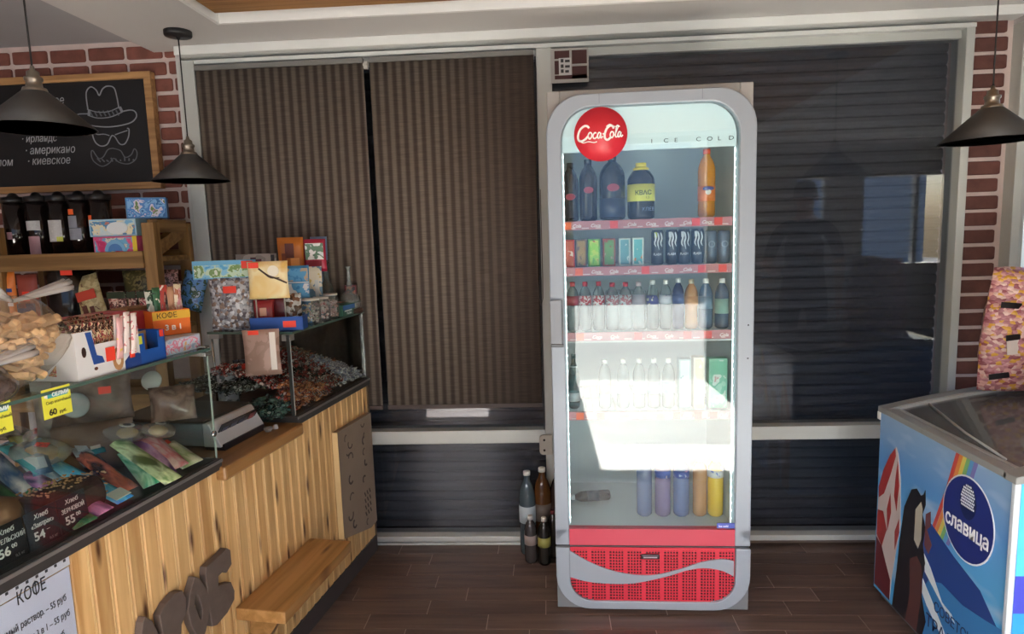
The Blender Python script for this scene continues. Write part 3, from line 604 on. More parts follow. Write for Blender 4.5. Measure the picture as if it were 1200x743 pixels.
# ================================================================ glass display cases
green_edge = M('4a6258', .15); steel = M('a8aaa8', .25, .9)
t = thing('glass_display_case', 'near glass display case with open back on the dark counter edge', 'display case', CL(0, 0, 0), -CA)
B(-.006, 0, -2.7, -1.13, .824, 1.142).build('front_pane', glass, t); B(-.5, -.006, -1.136, -1.13, .824, 1.142).build('end_pane', glass, t)
B(-.5, .004, -2.7, -1.125, 1.143, 1.150).build('top_shelf', clear('e4eeea', 1.45, .0), t); B(.004, .006, -2.7, -1.125, 1.143, 1.150).build('shelf_edge', green_edge, t)
B(-.55, .0, -2.7, -1.135, .822, .824).build('case_floor', M('2e2c2b', .3), t)
B(-.003, .0015, -1.1325, -1.129, .824, 1.142).build('glass_edge', M('8fa39a', .2), t)
B(-.06, .008, -1.15, -1.118, 1.128, 1.14).build('corner_clip', steel, t, bevel=.002); B(-.055, .006, -1.145, -1.125, 1.151, 1.158).build('corner_clip', steel, t, bevel=.002)
G().lathe([(0, 0), (.009, 0), (.009, .006), (0, .007)], 12, M4=Matrix.Translation((.002, -1.14, .90)) @ Matrix.Rotation(PI/2, 4, 'Y')).build('stud', steel, t)
t = thing('glass_display_case', 'far glass display case full of wrapped sweets next to the striped blind', 'display case', CL(0, 0, 0), -CA)
B(-.008, -.002, -.688, -.066, .824, 1.117).build('front_pane', glass, t); G().prism([(-.33, ey(-.33) - .008), (-.009, ey(0) - .008), (-.009, ey(0) - .002), (-.33, ey(-.33) - .002)], .824, 1.117, 'z').build('end_pane', clear('8c9c92', 1.45, .0), t)
G().prism([(-.335, -.675), (.004, -.675), (.004, ey(0)), (-.335, ey(-.335))], 1.118, 1.126, 'z').build('top_shelf', clear('dfeae5', 1.45, .0), t); G().box(.004, .006, -.675, -.063, 1.118, 1.126).box(-.335, .006, -.677, -.675, 1.118, 1.126).build('shelf_edge', green_edge, t)
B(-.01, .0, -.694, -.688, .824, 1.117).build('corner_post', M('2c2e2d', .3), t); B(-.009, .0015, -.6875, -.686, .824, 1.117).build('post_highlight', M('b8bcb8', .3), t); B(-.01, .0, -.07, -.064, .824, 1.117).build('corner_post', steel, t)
G().tube([(-.325, -.665, .824), (-.325, -.665, 1.117)], .004, 8).build('back_post', steel, t); B(-.33, -.29, -.672, -.65, 1.10, 1.117).build('corner_clip', M('9a9d9a', .3, .6), t); B(-.03, .002, -.69, -.66, 1.095, 1.117).build('corner_clip', M('9a9d9a', .3, .6), t)
G().prism([(-.55, -.688), (-.01, -.688), (-.01, ey(0) - .01), (-.55, ey(-.55) - .01)], .822, .824, 'z').build('case_floor', M('4a3628', .4), t)

# heaps of wrapped sweets
def candy(g, c, rz, tl, s):
    M4 = Matrix.Rotation(rz, 4, 'Z') @ Matrix.Rotation(tl, 4, 'Y')
    g.ball(c, .012 * s, .007 * s, .006 * s, 6, 4, M4)
    for sd in (-1, 1):
        a = Vector((sd * .011 * s, 0, 0)); b = [Vector((sd * .021 * s, y * s, z * s)) for y, z in ((-.007, 0), (0, .003), (.007, 0))]
        g.add([(M4 @ p) + Vector(c) for p in [a] + b], [(0, 1, 2), (0, 2, 3)])
def heap(label, mat, n, x0, x1, y0, y1, hf, seed, s=1.):
    rr = random.Random(seed); g = G(); o0 = CL(0, 0, 0)
    for i in range(n):
        x = rr.uniform(x0, x1); y = rr.uniform(y0, y1); h = hf(x, y); y = min(y, ey(x) - .03 - .02 * rr.random()); z = .833 + h * (rr.random() if x > -.075 else 1 - .22 * rr.random() ** 2)
        candy(g, (x, y, z), rr.uniform(0, PI), rr.uniform(-.5, .5), s * rr.uniform(.85, 1.2))
    o = g.build('wrapped_sweets', mat, None, o0, (0, 0, -CA)); tag(o, label, 'sweets', None, 'stuff'); return o
hb = lambda x, y: max(0, min(.165, .052 - x * .5)) * (.75 + .25 * math.sin(y * 17))
heap('heap of dark red and brown wrapped sweets in the far glass case', printed(['7a3034', 'a84a40', '4a2c28', 'c8b8b0', '8a3a38'], 60, .25, 1), 850, -.32, -.016, -.68, -.28, hb, 1)
heap('heap of brown and olive wrapped sweets at the back of the far glass case', printed(['8a7654', 'a85c40', '5c503c', 'a89c8c', '7c443a'], 60, .25, 2), 380, -.32, -.12, -.3, -.02, hb, 2)
heap('patch of white and blue wrapped sweets at the front right of the far glass case', printed(['c8ccd4', '7c88a8', 'a8a4ac', 'e0e4e8', '6a6068'], 60, .2, 3), 330, -.15, -.016, -.3, -.08, lambda x, y: hb(x, y) + .006, 3)
heap('orange and copper wrapped sweets along the front glass of the far case', printed(['c8703c', 'd89868', '8a4a30', 'b0a08c'], 60, .25, 4), 260, -.08, -.014, -.665, -.42, lambda x, y: hb(x, y) + .008, 4)
heap('dark green and silver wrapped sweets behind the weighing scale', printed(['26302c', '8e9692', '3e4a44', '1e2220', 'b0b6b2'], 50, .2, 5), 420, -.46, -.15, -.735, -.5, lambda x, y: .10, 5, 1.15)
heap('teal green foil sweets beside the scale on the wooden ledge', printed(['2c4a44', '4a6a60', '1e3430', '7c9088'], 50, .25, 6), 110, -.15, -.03, -.745, -.66, lambda x, y: .025 * (1 + math.sin(y * 80)), 6, 1.3)
def bag_at(name, label, p, w_, h_, mat, rz=0, tilt=0, puff=.02, extra=None, group=None, cat='packet', roll=0, ry=None):
    """packet set up in the counter frame, facing the customer along +x (rz = 0) or along the counter (rz = -90 deg)"""
    return packet(name, label, CL(*p), w_, h_, mat, -CA + PI/2 + rz, tilt, cat, group, puff, None, extra, roll)
bag_at('sweets_bag', 'clear bag of silver foil sweets standing behind the end of the scale', (-.31, -.62, .824), .085, .16, printed(['9aa2a2', 'b8bebe', '6e7878', 'd4d8d8'], 40, .15, seed=2, kind='c'), -.6)
bag_at('sweets_bag', 'black sweets bag with round orange price tag behind the scale', (-.23, -.60, .93), .11, .085, printed(['1c1c22', '32323a', '14141a', '5a5a60'], 50, .2, seed=2, kind='c'), -.7, extra=[(-.03, .01, .05, .07, redtag, 'price_tag')])
t = thing('price_card', 'flat orange price card lying on sweets in the far case', 'price tag', CL(-.15, -.6, .915), -CA, rot=(0, .3, -CA + .3)); B(-.04, .04, -.03, .03, 0, .002).build('card', M('c86a3c', .5), t); t = None

# ================================================================ weighing scale on the ledge
t = thing('weighing_scale', 'flat grey electronic weighing scale with dark keypad end on the wooden ledge', 'scale', CL(-.285, -.895, .80), -CA)
sc = M('8f9ca6', .35, noise=.03, scale=5); 
G().prism([(-.20, .012), (.155, .012), (.155, .085), (-.17, .085)], -.115, .115, 'y').build('housing', sc, t, bevel=.004)
G().prism([(.155, .012), (.215, .012), (.215, .022), (.175, .088), (.155, .088)], -.118, .118, 'y').build('display_head', M('c9cfd4', .35), t, bevel=.003)
mm = Matrix.Translation((.1965, 0, .057)) @ Matrix.Rotation(math.atan2(.04, .066), 4, 'Y')
n_ = Matrix.Translation((.1957, 0, .0555)) @ Matrix.Rotation(.545, 4, 'Y')
G().box(-.001, .0015, -.1, .1, -.028, .03, n_).build('keypad', M('25262c', .25), t); G().box(.0015, .0025, .055, .09, -.018, .02, n_).build('red_display', M('6e3034', .3), t); G().box(.0025, .0032, .062, .084, -.01, .012, n_).build('display_window', M('8c4a4c', .3), t)
G().box(.0015, .0022, -.085, -.055, -.012, .012, n_).box(.0015, .0022, -.04, -.01, -.016, .016, n_).box(.0015, .0022, .0, .03, -.016, .016, n_).build('key_group', M('44485a', .4), t)
G().box(.155, .222, -.11, .11, .0, .02).build('base_skirt', M('2a2b33', .4), t); 
for x in (-.16, .18):
    for y in (-.09, .09): G().lathe([(0, 0), (.012, 0), (.012, .012), (0, .012)], 12, (x, y, 0)).build('foot', black, t)
G().box(-.165, .165, -.12, .12, .088, .097).build('weighing_plate', M('5a5650', .28, .5), t, bevel=.003)
text('МАССА', .014, M('2a3038', .5), t, (-.10, -.1155, .048), bold=.0004)
t = thing('plastic_cup_lid', 'tiny clear plastic trinket on the ledge in front of the scale', 'trinket', CL(-.04, -.80, .80), -CA)
G().lathe([(0, 0), (.012, 0), (.016, .012), (.015, .014), (.008, .004), (0, .004)], 14).build('cup', clear('e8eef0', 1.5, .05, .4, 'd8dde0'), t); G().lathe([(0, 0), (.009, 0), (.007, .014), (0, .016)], 10, (.01, .03, 0)).build('stub', M('c8ccd0', .3), t)

# hanging coffee pack at the corner of the far case
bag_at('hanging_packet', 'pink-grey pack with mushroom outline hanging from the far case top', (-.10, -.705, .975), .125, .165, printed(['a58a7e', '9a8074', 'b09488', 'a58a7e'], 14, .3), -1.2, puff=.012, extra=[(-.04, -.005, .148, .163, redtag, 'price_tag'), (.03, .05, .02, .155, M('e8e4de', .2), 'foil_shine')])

# ================================================================ goods on the far case
Zt = 1.1265
dark_foil = printed(['b4b6ba', '8a8c92', '6a6468', 'd6d8dc', '907c70', 'a8aab0'], 62, .18, 1, kind='c')
def facing(name, label, p, w_, h_, mat, **k): return bag_at(name, label, p, w_, h_, mat, -1.25, **k)     # turned towards the viewer
facing('sweets_bag', 'big silver bag of foil sweets with red tag standing on the far case', (-.245, -.645, Zt), .15, .195, dark_foil, puff=.02, extra=[(-.02, .025, .14, .165, redtag, 'price_tag')])
t = thing('header_card', 'wide pale blue cartoon cardboard header standing over the silver sweets bag', 'card', CL(-.255, -.648, 1.318), -CA + .32); B(-.115, .105, -.0015, .0015, 0, .066).build('card', M('6fb4d8', .4), t)
B(-.11, .1, -.0025, -.0015, .005, .05).build('cartoon_print', printed(['5aa8d4', '8cc8e0', 'c8dcc0', '7a9a5a', 'e0e4d4'], 34, .4, 3), t); B(.055, .095, -.0035, -.0025, .035, .062).build('price_tag', redtag, t)
G().tube([(0.02, .003, -.19), (.02, .003, .02)], .002, 6).build('stick', M('b0aca0', .5), t)
facing('vanilla_packet', 'large cream-yellow packet with a dark vanilla pod drawing on the far case', (-.10, -.63, Zt + .115), .142, .135, printed(['f2dc98', 'eed08a', 'f6e8b8', 'e4b860'], 10, .4, 2, kind='l'), puff=.004, extra=[(-.065, -.03, .112, .132, redtag, 'price_tag')])
g = G(); g.ribbon(smooth([(-.03, .11), (0, .085), (.03, .072), (.065, .055)], 5), .006, -.0085, .001); g.ribbon(smooth([(-.015, .095), (.01, .075), (.04, .075)], 5), .003, -.0085, .001)
t = COL.objects[-1] if False else None
vp = [o for o in COL.objects if o.name.startswith('vanilla_packet')][0]; g.build('pod_drawing', M('4a3424', .6), vp)
g = G(); g.prism(arc(.02, .1, .02, 0, 360, 14)[:-1], -.008, -.0075).build('flower_print', M('f8f0dc', .5), vp)
G().tube([(.05, .004, -.115), (.05, .004, .02)], .0025, 6).build('stand_stick', M('b0aca0', .5), vp); G().tube([(-.05, .004, -.115), (-.05, .004, .02)], .0025, 6).build('stand_stick', M('b0aca0', .5), vp)
facing('grey_packet', 'grey berry packet standing behind the cream-yellow vanilla packet', (-.225, -.50, Zt), .15, .275, printed(['9c9894', 'b4b0ac', '8c8884', 'aaa6a2'], 12, .4, 3), puff=.004, extra=[(-.02, .0, .24, .262, M('5a2c3c', .4), 'berry_print'), (.0, .02, .235, .255, M('6a3446', .4), 'berry_print'), (.055, .068, .23, .27, M('2c2824', .4), 'pod_print')])
# blue tray with packs
t = thing('display_tray', 'low royal blue card tray at the front edge of the far case top', 'tray', CL(-.055, -.612, Zt), -CA + .3)
bl = M('1f4fa0', .4); G().box(-.115, .07, -.04, .04, 0, .003).box(-.115, .07, -.04, -.037, 0, .05).box(-.115, .07, .037, .04, 0, .05).box(-.115, -.112, -.04, .04, 0, .05).box(.067, .07, -.04, .04, 0, .05).build('tray_body', bl, t); B(.0, .045, -.042, -.04, .012, .035).build('price_tag', redtag, t)
facing('red_packet', 'dark red packet with a pale swirl standing in the blue tray', (-.135, -.62, Zt + .02), .075, .09, M('8c2024', .25), puff=.012, tilt=-.1, extra=[(-.012, .012, .03, .06, M('d8a890', .4), 'swirl_print')])
facing('red_packet', 'plain maroon packet behind the swirl packet in the blue tray', (-.095, -.58, Zt + .02), .085, .1, M('5e1c22', .25), puff=.01)
facing('sweets_bag', 'small clear bag of brown sweets at the right end of the blue tray', (-.035, -.585, Zt + .01), .06, .12, printed(['9a9890', '6a4a34', 'b8b8b4', '4a3828'], 50, .2, 6, kind='c'), puff=.014)
facing('postcard_pack', 'blue sky and harbour picture pack in two panels beside the vanilla packet', (-.09, -.46, Zt), .105, .225, M('3c86b8', .4), puff=.003, extra=[(-.048, .048, .165, .215, printed(['3c86c0', '5aa0d0', 'b8a890', '50708a'], 22, .4, 4), 'picture_panel'), (-.048, .048, .09, .155, printed(['3a80bc', '5aa0d0', 'd8dce0', '6a5c54'], 22, .4, 5), 'picture_panel'), (-.05, .05, .158, .162, M('d8e4e8', .4), 'white_line')])
pk = facing('orange_carton', 'tall orange carton with brown figures at the back of the far case', (-.205, -.28, Zt), .105, .335, M('c8762c', .4), puff=.012, extra=[(-.02, .015, .25, .31, M('6a3420', .4), 'figure_print'), (.0, .035, .2, .25, M('e8a05a', .4), 'figure_print'), (-.035, -.015, .22, .27, M('8a4a28', .4), 'figure_print')])
facing('red_white_packet', 'pink-red packet with a white building picture right of the orange carton', (-.12, -.24, Zt + .19), .095, .135, M('b02844', .3), puff=.01, extra=[(-.036, .038, .05, .118, printed(['dce4e4', '6a8a70', 'f0f0ec', '5a4a6a'], 26, .4, 6), 'building_print'), (-.03, .03, .012, .045, M('8c1e2c', .4), 'red_band')])
t = [o for o in COL.objects if o.name.startswith('red_white_packet')][0]; B(-.002, .002, .0, .004, -.19, .02).build('stand_stick', M('6a665e', .5), t)
facing('blue_cap_pouch', 'dark pouch with pale blue top peeking over the red and white packet', (-.14, -.16, Zt), .07, .335, M('6c88a8', .4), puff=.008)
facing('postcard_pack', 'small yellow and white picture packet right of the harbour picture pack', (-.085, -.33, Zt + .0), .07, .215, printed(['c8b46a', 'd8d4c0', '6a90a8', 'e8e4d0'], 16, .4, 7), puff=.003, extra=[(.005, .02, .06, .16, M('c8d0d0', .4), 'tower_print')])
# glass pieces
def bottle_glass(name, label, p, prof, mat, cat): 
    t = thing(name, label, cat, CL(*p), 0); G().lathe(prof, 24).build('glass_body', mat, t); return t
cg = clear('c8d4d0', 1.7, .02, .22, 'd8e0e0')
bottle_glass('glass_bottle', 'slim clear glass bottle with narrow neck on the far case', (-.095, -.20, Zt), [(0, .001), (.026, .001), (.03, .01), (.03, .10), (.022, .13), (.011, .15), (.011, .22), (.015, .225), (.015, .235), (0, .236)], clear('8c9a94', 1.6, .02, .25, '8c9894'), 'bottle')
t = bottle_glass('glass_bell_vase', 'clear glass flask with long neck over a dark base near the blind', (-.03, -.12, Zt), [(0, .02), (.04, .02), (.046, .03), (.042, .07), (.03, .085), (.016, .10), (.008, .14), (.007, .19), (.014, .20), (.012, .203), (0, .203)], cg, 'flask')
G().lathe([(0, 0), (.052, 0), (.056, .008), (.05, .02), (0, .021)], 24).build('base', M('3a2a22', .4), t); G().ball((-.0, -.01, .045), .02, .014, .015).build('white_ball', M('d8d4cc', .4), t); G().ball((0, .008, .062), .033, .025, .03).build('dark_filling', M('2a1c18', .5), t)
pbox('red_tin', 'small dark red tin behind the glass flask next to the blind', CL(-.03, -.105, Zt + .05), (.05, .035, .07), [M('6a1e20', .4), printed(['7c2424', 'b85a3a', '2a1414', '8c3028'], 30, seed=3)], -CA + .3, 'tin')
pbox('red_tag_box', 'small red tagged box to the left of the glass flask', CL(-.065, -.145, Zt), (.03, .03, .05), [M('b83a30', .4)], -CA + .3)
def cjar(label, p, cols, r=.03, h=.075, sd=1):
    t = thing('sweets_jar', label, 'jar', CL(*p), 0); g = G(); rr = random.Random(sd)
    for i in range(70):
        a = rr.uniform(0, 2*PI); q = r * .78 * math.sqrt(rr.random()); g.ball((q * math.cos(a), q * math.sin(a), .008 + rr.random() * h * .8), .006, .006, .005, 6, 4)
    g.build('sweets', printed(cols, 70, .3, sd), t)['kind'] = 'stuff'
    G().lathe([(0, 0), (r, 0), (r + .002, .01), (r + .002, h * .8), (r * .85, h), (r * .85, h + .004), (0, h + .005)], 18).build('jar_body', clear('e4e8e8', 1.45, .03, .12, 'd0d4d4'), t)
    G().lathe([(0, h + .005), (r * .9, h + .005), (r * .9, h + .013), (0, h + .014)], 18).build('lid', M('c4c2ba', .3), t)
cjar('clear jar of pale green and white sweets nearest the blue tray', (-.035, -.46, Zt), ['5a8a4a', 'd8dcc8', 'c8b4a8', '3a6a3a'], .036, .085, 2)
cjar('clear jar of red and pink sweets in the middle of the row', (-.035, -.375, Zt), ['b83a3a', 'd8a8a0', 'e0d4c8', '8c2a2a'], .033, .082, 3)
cjar('clear jar of brown and rose sweets beside the flat blue box', (-.035, -.295, Zt), ['7c4a3c', 'b88a7c', 'd0b0a8', '5a3428'], .033, .088, 4)
facing('green_sweet_bag', 'small green sweet pouch squeezed between the tray and the jars', (-.09, -.43, Zt), .06, .085, M('3c5a30', .3), puff=.012)
t = pbox('flat_game_box', 'flat blue and green box with white stripe at the far end of the case top', CL(-.035, -.17, Zt), (.075, .19, .048), [M('2c5a48', .35)], -CA)
B(.0376, .0385, -.09, .02, .026, .044).build('blue_print', M('3a6aa8', .4), t); B(.0376, .0385, .025, .09, .02, .044).build('picture_print', printed(['5a6a78', '8c7868', 'a8a8a8', '3a4a6a'], 30, seed=3), t); B(.0386, .0392, -.08, -.01, .018, .024).build('white_stripe', M('d8dcd8', .4), t); text('Рыбки', .015, M('c8d0c8', .4), t, (.0388, -.06, .005), (PI/2, 0, PI/2))

# ================================================================ goods on the near case
Zs = 1.1505
t = thing('display_carton', 'open white display carton with blue print full of chocolate bars', 'carton', CL(-.005, -1.56, Zs), -CA + PI/2)   # x runs towards the far end
wc = M('e6e8ea', .4)
G().box(0, .185, -.002, 0, 0, .075).box(0, .05, -.002, 0, .075, .108).box(.115, .185, -.002, 0, .075, .10).box(0, .002, 0, .13, 0, .108).box(.183, .185, 0, .13, 0, .108).box(0, .185, .128, .13, 0, .108).box(0, .185, 0, .13, 0, .002).build('carton_body', wc, t)
G().prism([(.03, .105), (.045, .105), (.055, .05), (.07, .045), (.075, .03), (.045, .03)], -.0035, -.002).build('blue_print', M('2a52a0', .4), t); G().prism([(.135, .0), (.185, .0), (.185, .03), (.16, .04), (.135, .02)], -.0036, -.002).build('blue_print', M('27458c', .4), t)
G().prism(arc(.115, .03, .016, 0, 360, 14, .028)[:-1], -.003, -.002).build('cake_print', M('b88a5a', .5), t); G().prism(arc(.115, .033, .008, 0, 360, 10, .018)[:-1], -.0035, -.003).build('cake_filling', M('f0e6d4', .5), t)
B(.08, .105, -.005, -.003, .03, .062).build('price_tag', redtag, t); B(.15, .165, -.005, -.003, .025, .045).build('price_tag', redtag, t); G().prism(arc(.022, .062, .006, 0, 360, 10, .012)[:-1], -.003, -.002).build('bean_print', M('3a2018', .5), t); G().prism(arc(.05, .02, .005, 0, 360, 10, .004)[:-1], -.003, -.002).build('bean_print', M('5a3020', .5), t)
G().prism(arc(.152, .06, .014, 0, 360, 12, .016)[:-1], -.003, -.002).build('nut_print', printed(['4a2a20', 'c8a070', '8a5a3a'], 60), t)
rr = random.Random(3)
for i in range(30):
    r_, c_ = divmod(i, 10); u = CL(-.005 - .025 - r_ * .036, -1.55 + c_ * .0172 + .004, Zs + .112 + r_ * .004)
    if i == 0:
        b0 = thing('chocolate_bar', 'wrapped chocolate bar standing in the white display carton', 'bar', u, 0, 'bars in the white display carton')
        g = G(); g.box(-.0065, .0065, -.014, .014, -.105, .0); g.add([(-.0065, -.014, 0), (.0065, -.014, 0), (.0075, -.016, .012), (-.0075, -.016, .012), (-.0065, .014, 0), (.0065, .014, 0), (.0075, .016, .012), (-.0075, .016, .012)], [(0, 1, 2, 3), (4, 5, 6, 7), (3, 2, 6, 7)])
        g.build('wrapper', printed(['8c5a3a', 'd8b888', 'b04a50', 'e4d4b0', '4a2a24', 'c89878'], 55, .3, 4), b0); o = b0
    else: o = copy_tree(b0)
    o.location = u; o.rotation_euler = (rr.uniform(-.12, .12), rr.uniform(-.1, .1), -CA + PI/2 + rr.uniform(-.4, .4))
# pink-white bars to its right
for i in range(5):
    bag_at('candy_stick_packet', 'pink and yellow %s sweet stick packet at the right end of the white carton' % ('first', 'second', 'third', 'fourth', 'last')[i], (.003 - .018 * (i % 2), -1.445 + .011 * i, Zs + .03 + .005 * (i % 3)), .018, .10, printed([['e8d04a', 'e8b8b8', 'f0ece4'], ['d8848c', 'f0e4e0', 'c84a5a']][i > 0], 60, .3, i), tilt=.1, puff=.004, group='candy sticks at the carton end')
t = thing('pink_box', 'long rounded pink box lying behind the white display carton', 'box', CL(-.2, -1.28, Zs), -CA + PI/2)
B(-.17, .15, -.05, .05, 0, .12).build('box_body', M('b84858', .35, noise=.06, scale=6), t, bevel=.02)
t = thing('display_carton', 'royal blue display carton with open brown front window and yellow tag', 'carton', CL(-.005, -1.39, Zs), -CA + PI/2)
G().box(0, .105, .0, .002, 0, .035).box(0, .035, 0, .002, .035, .078).box(.08, .105, 0, .002, .035, .078).box(0, .002, 0, .10, 0, .078).box(.103, .105, 0, .10, 0, .078).box(0, .105, .098, .1, 0, .078).box(0, .105, 0, .1, 0, .002).build('carton_body', M('1e55a8', .4), t)
B(.004, .10, .05, .052, .002, .076).build('brown_inside', M('9a7450', .8), t); B(.004, .026, -.0015, 0, .052, .072).build('price_tag', M('dfe84a', .5), t); B(.088, .1, -.0015, 0, .06, .078).build('price_tag', redtag, t)
t = thing('display_carton', 'tall bare brown cardboard carton behind the blue display carton', 'carton', CL(-.16, -1.16, Zs), -CA + PI/2); B(-.065, .03, 0, .06, 0, .125).build('carton_body', M('8d6a48', .8, noise=.05, scale=8), t, bevel=.002)
t = thing('flat_carton', 'long pale blue and pink printed carton at the far end of the near case top', 'carton', CL(-.022, -1.27, Zs), -CA + PI/2)
B(0, .145, 0, .11, 0, .042).build('carton_body', M('b8c8dc', .4), t, bevel=.0015); B(.005, .14, -.0012, 0, .004, .038).build('front_print', printed(['a8c0dc', 'd8dce8', 'e08aa8', 'c8d4e8', 'e8b070'], 45, .4, 3), t)
t = thing('orange_display_box', 'orange coffee display box with yellow top band on top of the pale carton', 'carton', CL(-.10, -1.21, Zs + .0432), -CA + 1.05)
ob = M('e8742a', .4); G().box(0, .10, 0, .002, 0, .07).box(0, .002, 0, .09, 0, .07).box(.098, .10, 0, .09, 0, .07).box(0, .1, .088, .09, 0, .07).box(0, .1, 0, .09, 0, .002).build('box_body', ob, t)
B(.0, .1, -.0012, 0, .045, .068).build('yellow_band', M('e4b43c', .4), t); coffee_word(.02, M('2a2014', .5), t, (.01, -.0016, .05)); text('3 в 1', .022, M('f4efe6', .5), t, (.03, -.0014, .015), bold=.0006); B(.1, .1012, 0, .09, .045, .068).build('yellow_band', M('e4b43c', .4), t)
G().box(.1, .1014, .02, .045, .01, .04).build('bean_print', M('5a2a18', .4), t)
for i in range(7):
    packet('coffee_stick_packet', 'coffee stick pouch in the orange box, %s' % (['dark green at its left', 'green and white', 'red and white', 'black', 'beige', 'second beige', 'pink at its right'][i]), CL(-.10, -1.21, Zs + .047) + Vector((math.cos(-CA+1.05) * (.014 + i * .0125) - math.sin(-CA+1.05) * .03, math.sin(-CA+1.05) * (.014 + i * .0125) + math.cos(-CA+1.05) * .03, 0)), .02, .125 + .006 * (i % 3), printed([['2a4a38', 'c8d0c8'], ['e4e4dc', '3a6a4a', '2c2c2c'], ['d8d4cc', 'b04038', 'e8e4dc'], ['2a2624', '8a7a6a'], ['d8c8a8', 'b88a6a', 'b04a3a'], ['e0d4b8', 'a86a50'], ['d89aa0', 'e8dcd0']][i], 50, .3, i), -CA + 1.05, puff=.003, group='coffee sticks in the orange box', roll=.06 * (i % 3 - 1))

# clear bags with rusks, nuts, crackers
film = clear('fbfaf8', 1.5, .15, .16, 'd8cdc0')
def sack(name, label, p, rx, ry, rz_, seed, mat, knot=True, drape=(0, 0)):
    t = thing(name, label, 'bag', CL(*p), -CA); rr = random.Random(seed); seg, rg = 28, 16; v = []; f = []
    for i in range(rg + 1):
        a = PI * i / rg; 
        for k in range(seg):
            b = 2 * PI * k / seg; q = 1 + .05 * math.sin(5*b + 3*a) * math.sin(a) + .03 * math.sin(11*b + seed) * math.sin(a)
            z = rz_ * (1 - math.cos(a)); z = max(z, 0.001 + (0 if i > 2 else 0))
            flat = .8 if z < rz_ * .3 else 1
            top = (1 - .45 * max(0, z / rz_ - 1.1))
            v.append((math.sin(a) ** .75 * rx * q * math.cos(b) * top + drape[0] * (z/rz_), math.sin(a) ** .75 * ry * q * math.sin(b) * top + drape[1] * (z/rz_), z))
    for i in range(rg):
        for k in range(seg): l = (k + 1) % seg; f.append((i*seg + k, i*seg + l, (i+1)*seg + l, (i+1)*seg + k))
    G().add(v, f, True).build('film', mat, t)
    if knot:
        zt = rz_ * 2; g = G()
        for j, (dx, dy, dz, w_) in enumerate(((.01, .13, .012, .03), (.0, -.04, .02, .03))):
            pts = [Vector((drape[0]*2, drape[1]*2, zt - .012)).lerp(Vector((drape[0]*2 + dx, drape[1]*2 + dy, zt + dz)), q / 5) for q in range(6)]
            for s_ in range(4):
                a = Vector((rr.uniform(-.006, .006), 0, rr.uniform(-.004, .004)))
                g.tube([pt + a * (i2 / 2) for i2, pt in enumerate(pts)], .004, 5, [.004 + .0009 * i2 for i2 in range(6)])
        g.build('twisted_top', clear('f4f4f4', 1.5, .15, .5, 'e4e2e0'), t)
    return t
def fill(kind, label, group, cat, p, rx, ry, rz_, n, seed, proto, drape=(0, 0)):
    rr = random.Random(seed); o0 = None
    for i in range(n):
        while True:
            x, y, z = (rr.uniform(-1, 1) for _ in range(3)); d = x*x + y*y + z*z
            if .38 < d < .70 and z < .68: break
        pos = CL(p[0] + x * rx * .98 + drape[0] * (1 + z), p[1] + y * ry * .98 + drape[1] * (1 + z), p[2] + rz_ + z * rz_ * .98)
        if o0 is None: o0 = proto(); o = o0; o.name = kind; tag(o, label, cat, group)
        else: o = o0.copy(); COL.objects.link(o)
        o.location = pos; o.rotation_euler = (rr.uniform(0, 3), rr.uniform(-.6, .6), rr.uniform(0, 6.3)); s_ = rr.uniform(.8, 1.2); o.scale = (s_, s_, s_)
rusk = lambda: G().prism([(-.026, -.007), (.024, -.008), (.028, 0), (.025, .007), (-.025, .008), (-.029, 0)], -.006, .006).build('rusk', M('dcb888', .75, noise=.22, scale=50, rnd=.22), bevel=.002)
rp = (-.105, -1.675, Zs)
sack('rusk_bag', 'large clear plastic bag of golden rusks with twisted top on the near case', rp, .10, .135, .10, 1, film, True, (.02, .02))
fill('rusk', 'golden bread rusk stick inside the large clear bag', 'rusks in the large clear bag', 'rusk', rp, .09, .118, .092, 210, 2, rusk, (.02, .02))
np_ = (.0, -1.775, Zs)
sack('nut_bag', 'smaller grey-tinted clear bag of grey pretzels with white knot before the rusks', np_, .045, .075, .042, 3, clear('c8bfbc', 1.5, .12, .25, '8a807e'), True, (0, -.01))
ring_p = lambda: G().lathe([(.007, -.003), (.011, 0), (.007, .003), (.004, 0), (.007, -.003)], 10).build('ring_cracker', M('8f8178', .6, noise=.2, scale=40, rnd=.2))
fill('ring_cracker', 'small grey-brown ring cracker inside the smaller clear bag', 'ring crackers in the smaller clear bag', 'cracker', np_, .045, .075, .042, 90, 4, ring_p, (0, -.01))
cp = (-.0, -1.87, Zs); sack('cracker_bag', 'peach-coloured clear bag cut by the left picture edge', cp, .05, .05, .045, 7, clear('e8b898', 1.5, .12, .5, 'd8a080'), False)

# yellow price cards stuck to the front glass
for (y, lab) in ((-1.625, 'yellow price card with teal header reading 60 on the front glass'), (-1.76, 'yellow price card cut by the left picture edge on the front glass')):
    t = thing('price_card', lab, 'price tag', CL(.003, y, 1.093), -CA + PI/2)
    B(-.034, .034, -.002, -.0008, 0, .062).build('card', M('ecec4c', .5), t); B(-.022, .026, -.0028, -.002, .042, .056).build('header', M('3aa0a8', .5), t); text('СЕЛМИ', .011, M('e8f4f4', .5), t, (-.012, -.0034, .0445), bold=.0003)
    text('Сыр копчёный', .0085, M('6a6a30', .6), t, (-.027, -.0026, .030)); text('60', .018, M('22221c', .6), t, (-.022, -.0026, .006), bold=.0005); text('руб.', .009, M('3a3a24', .6), t, (.002, -.0026, .006))
    G().prism([(-.03, .046), (-.022, .056), (-.022, .042)], -.0028, -.002).build('logo_print', M('f4f4f0', .5), t)

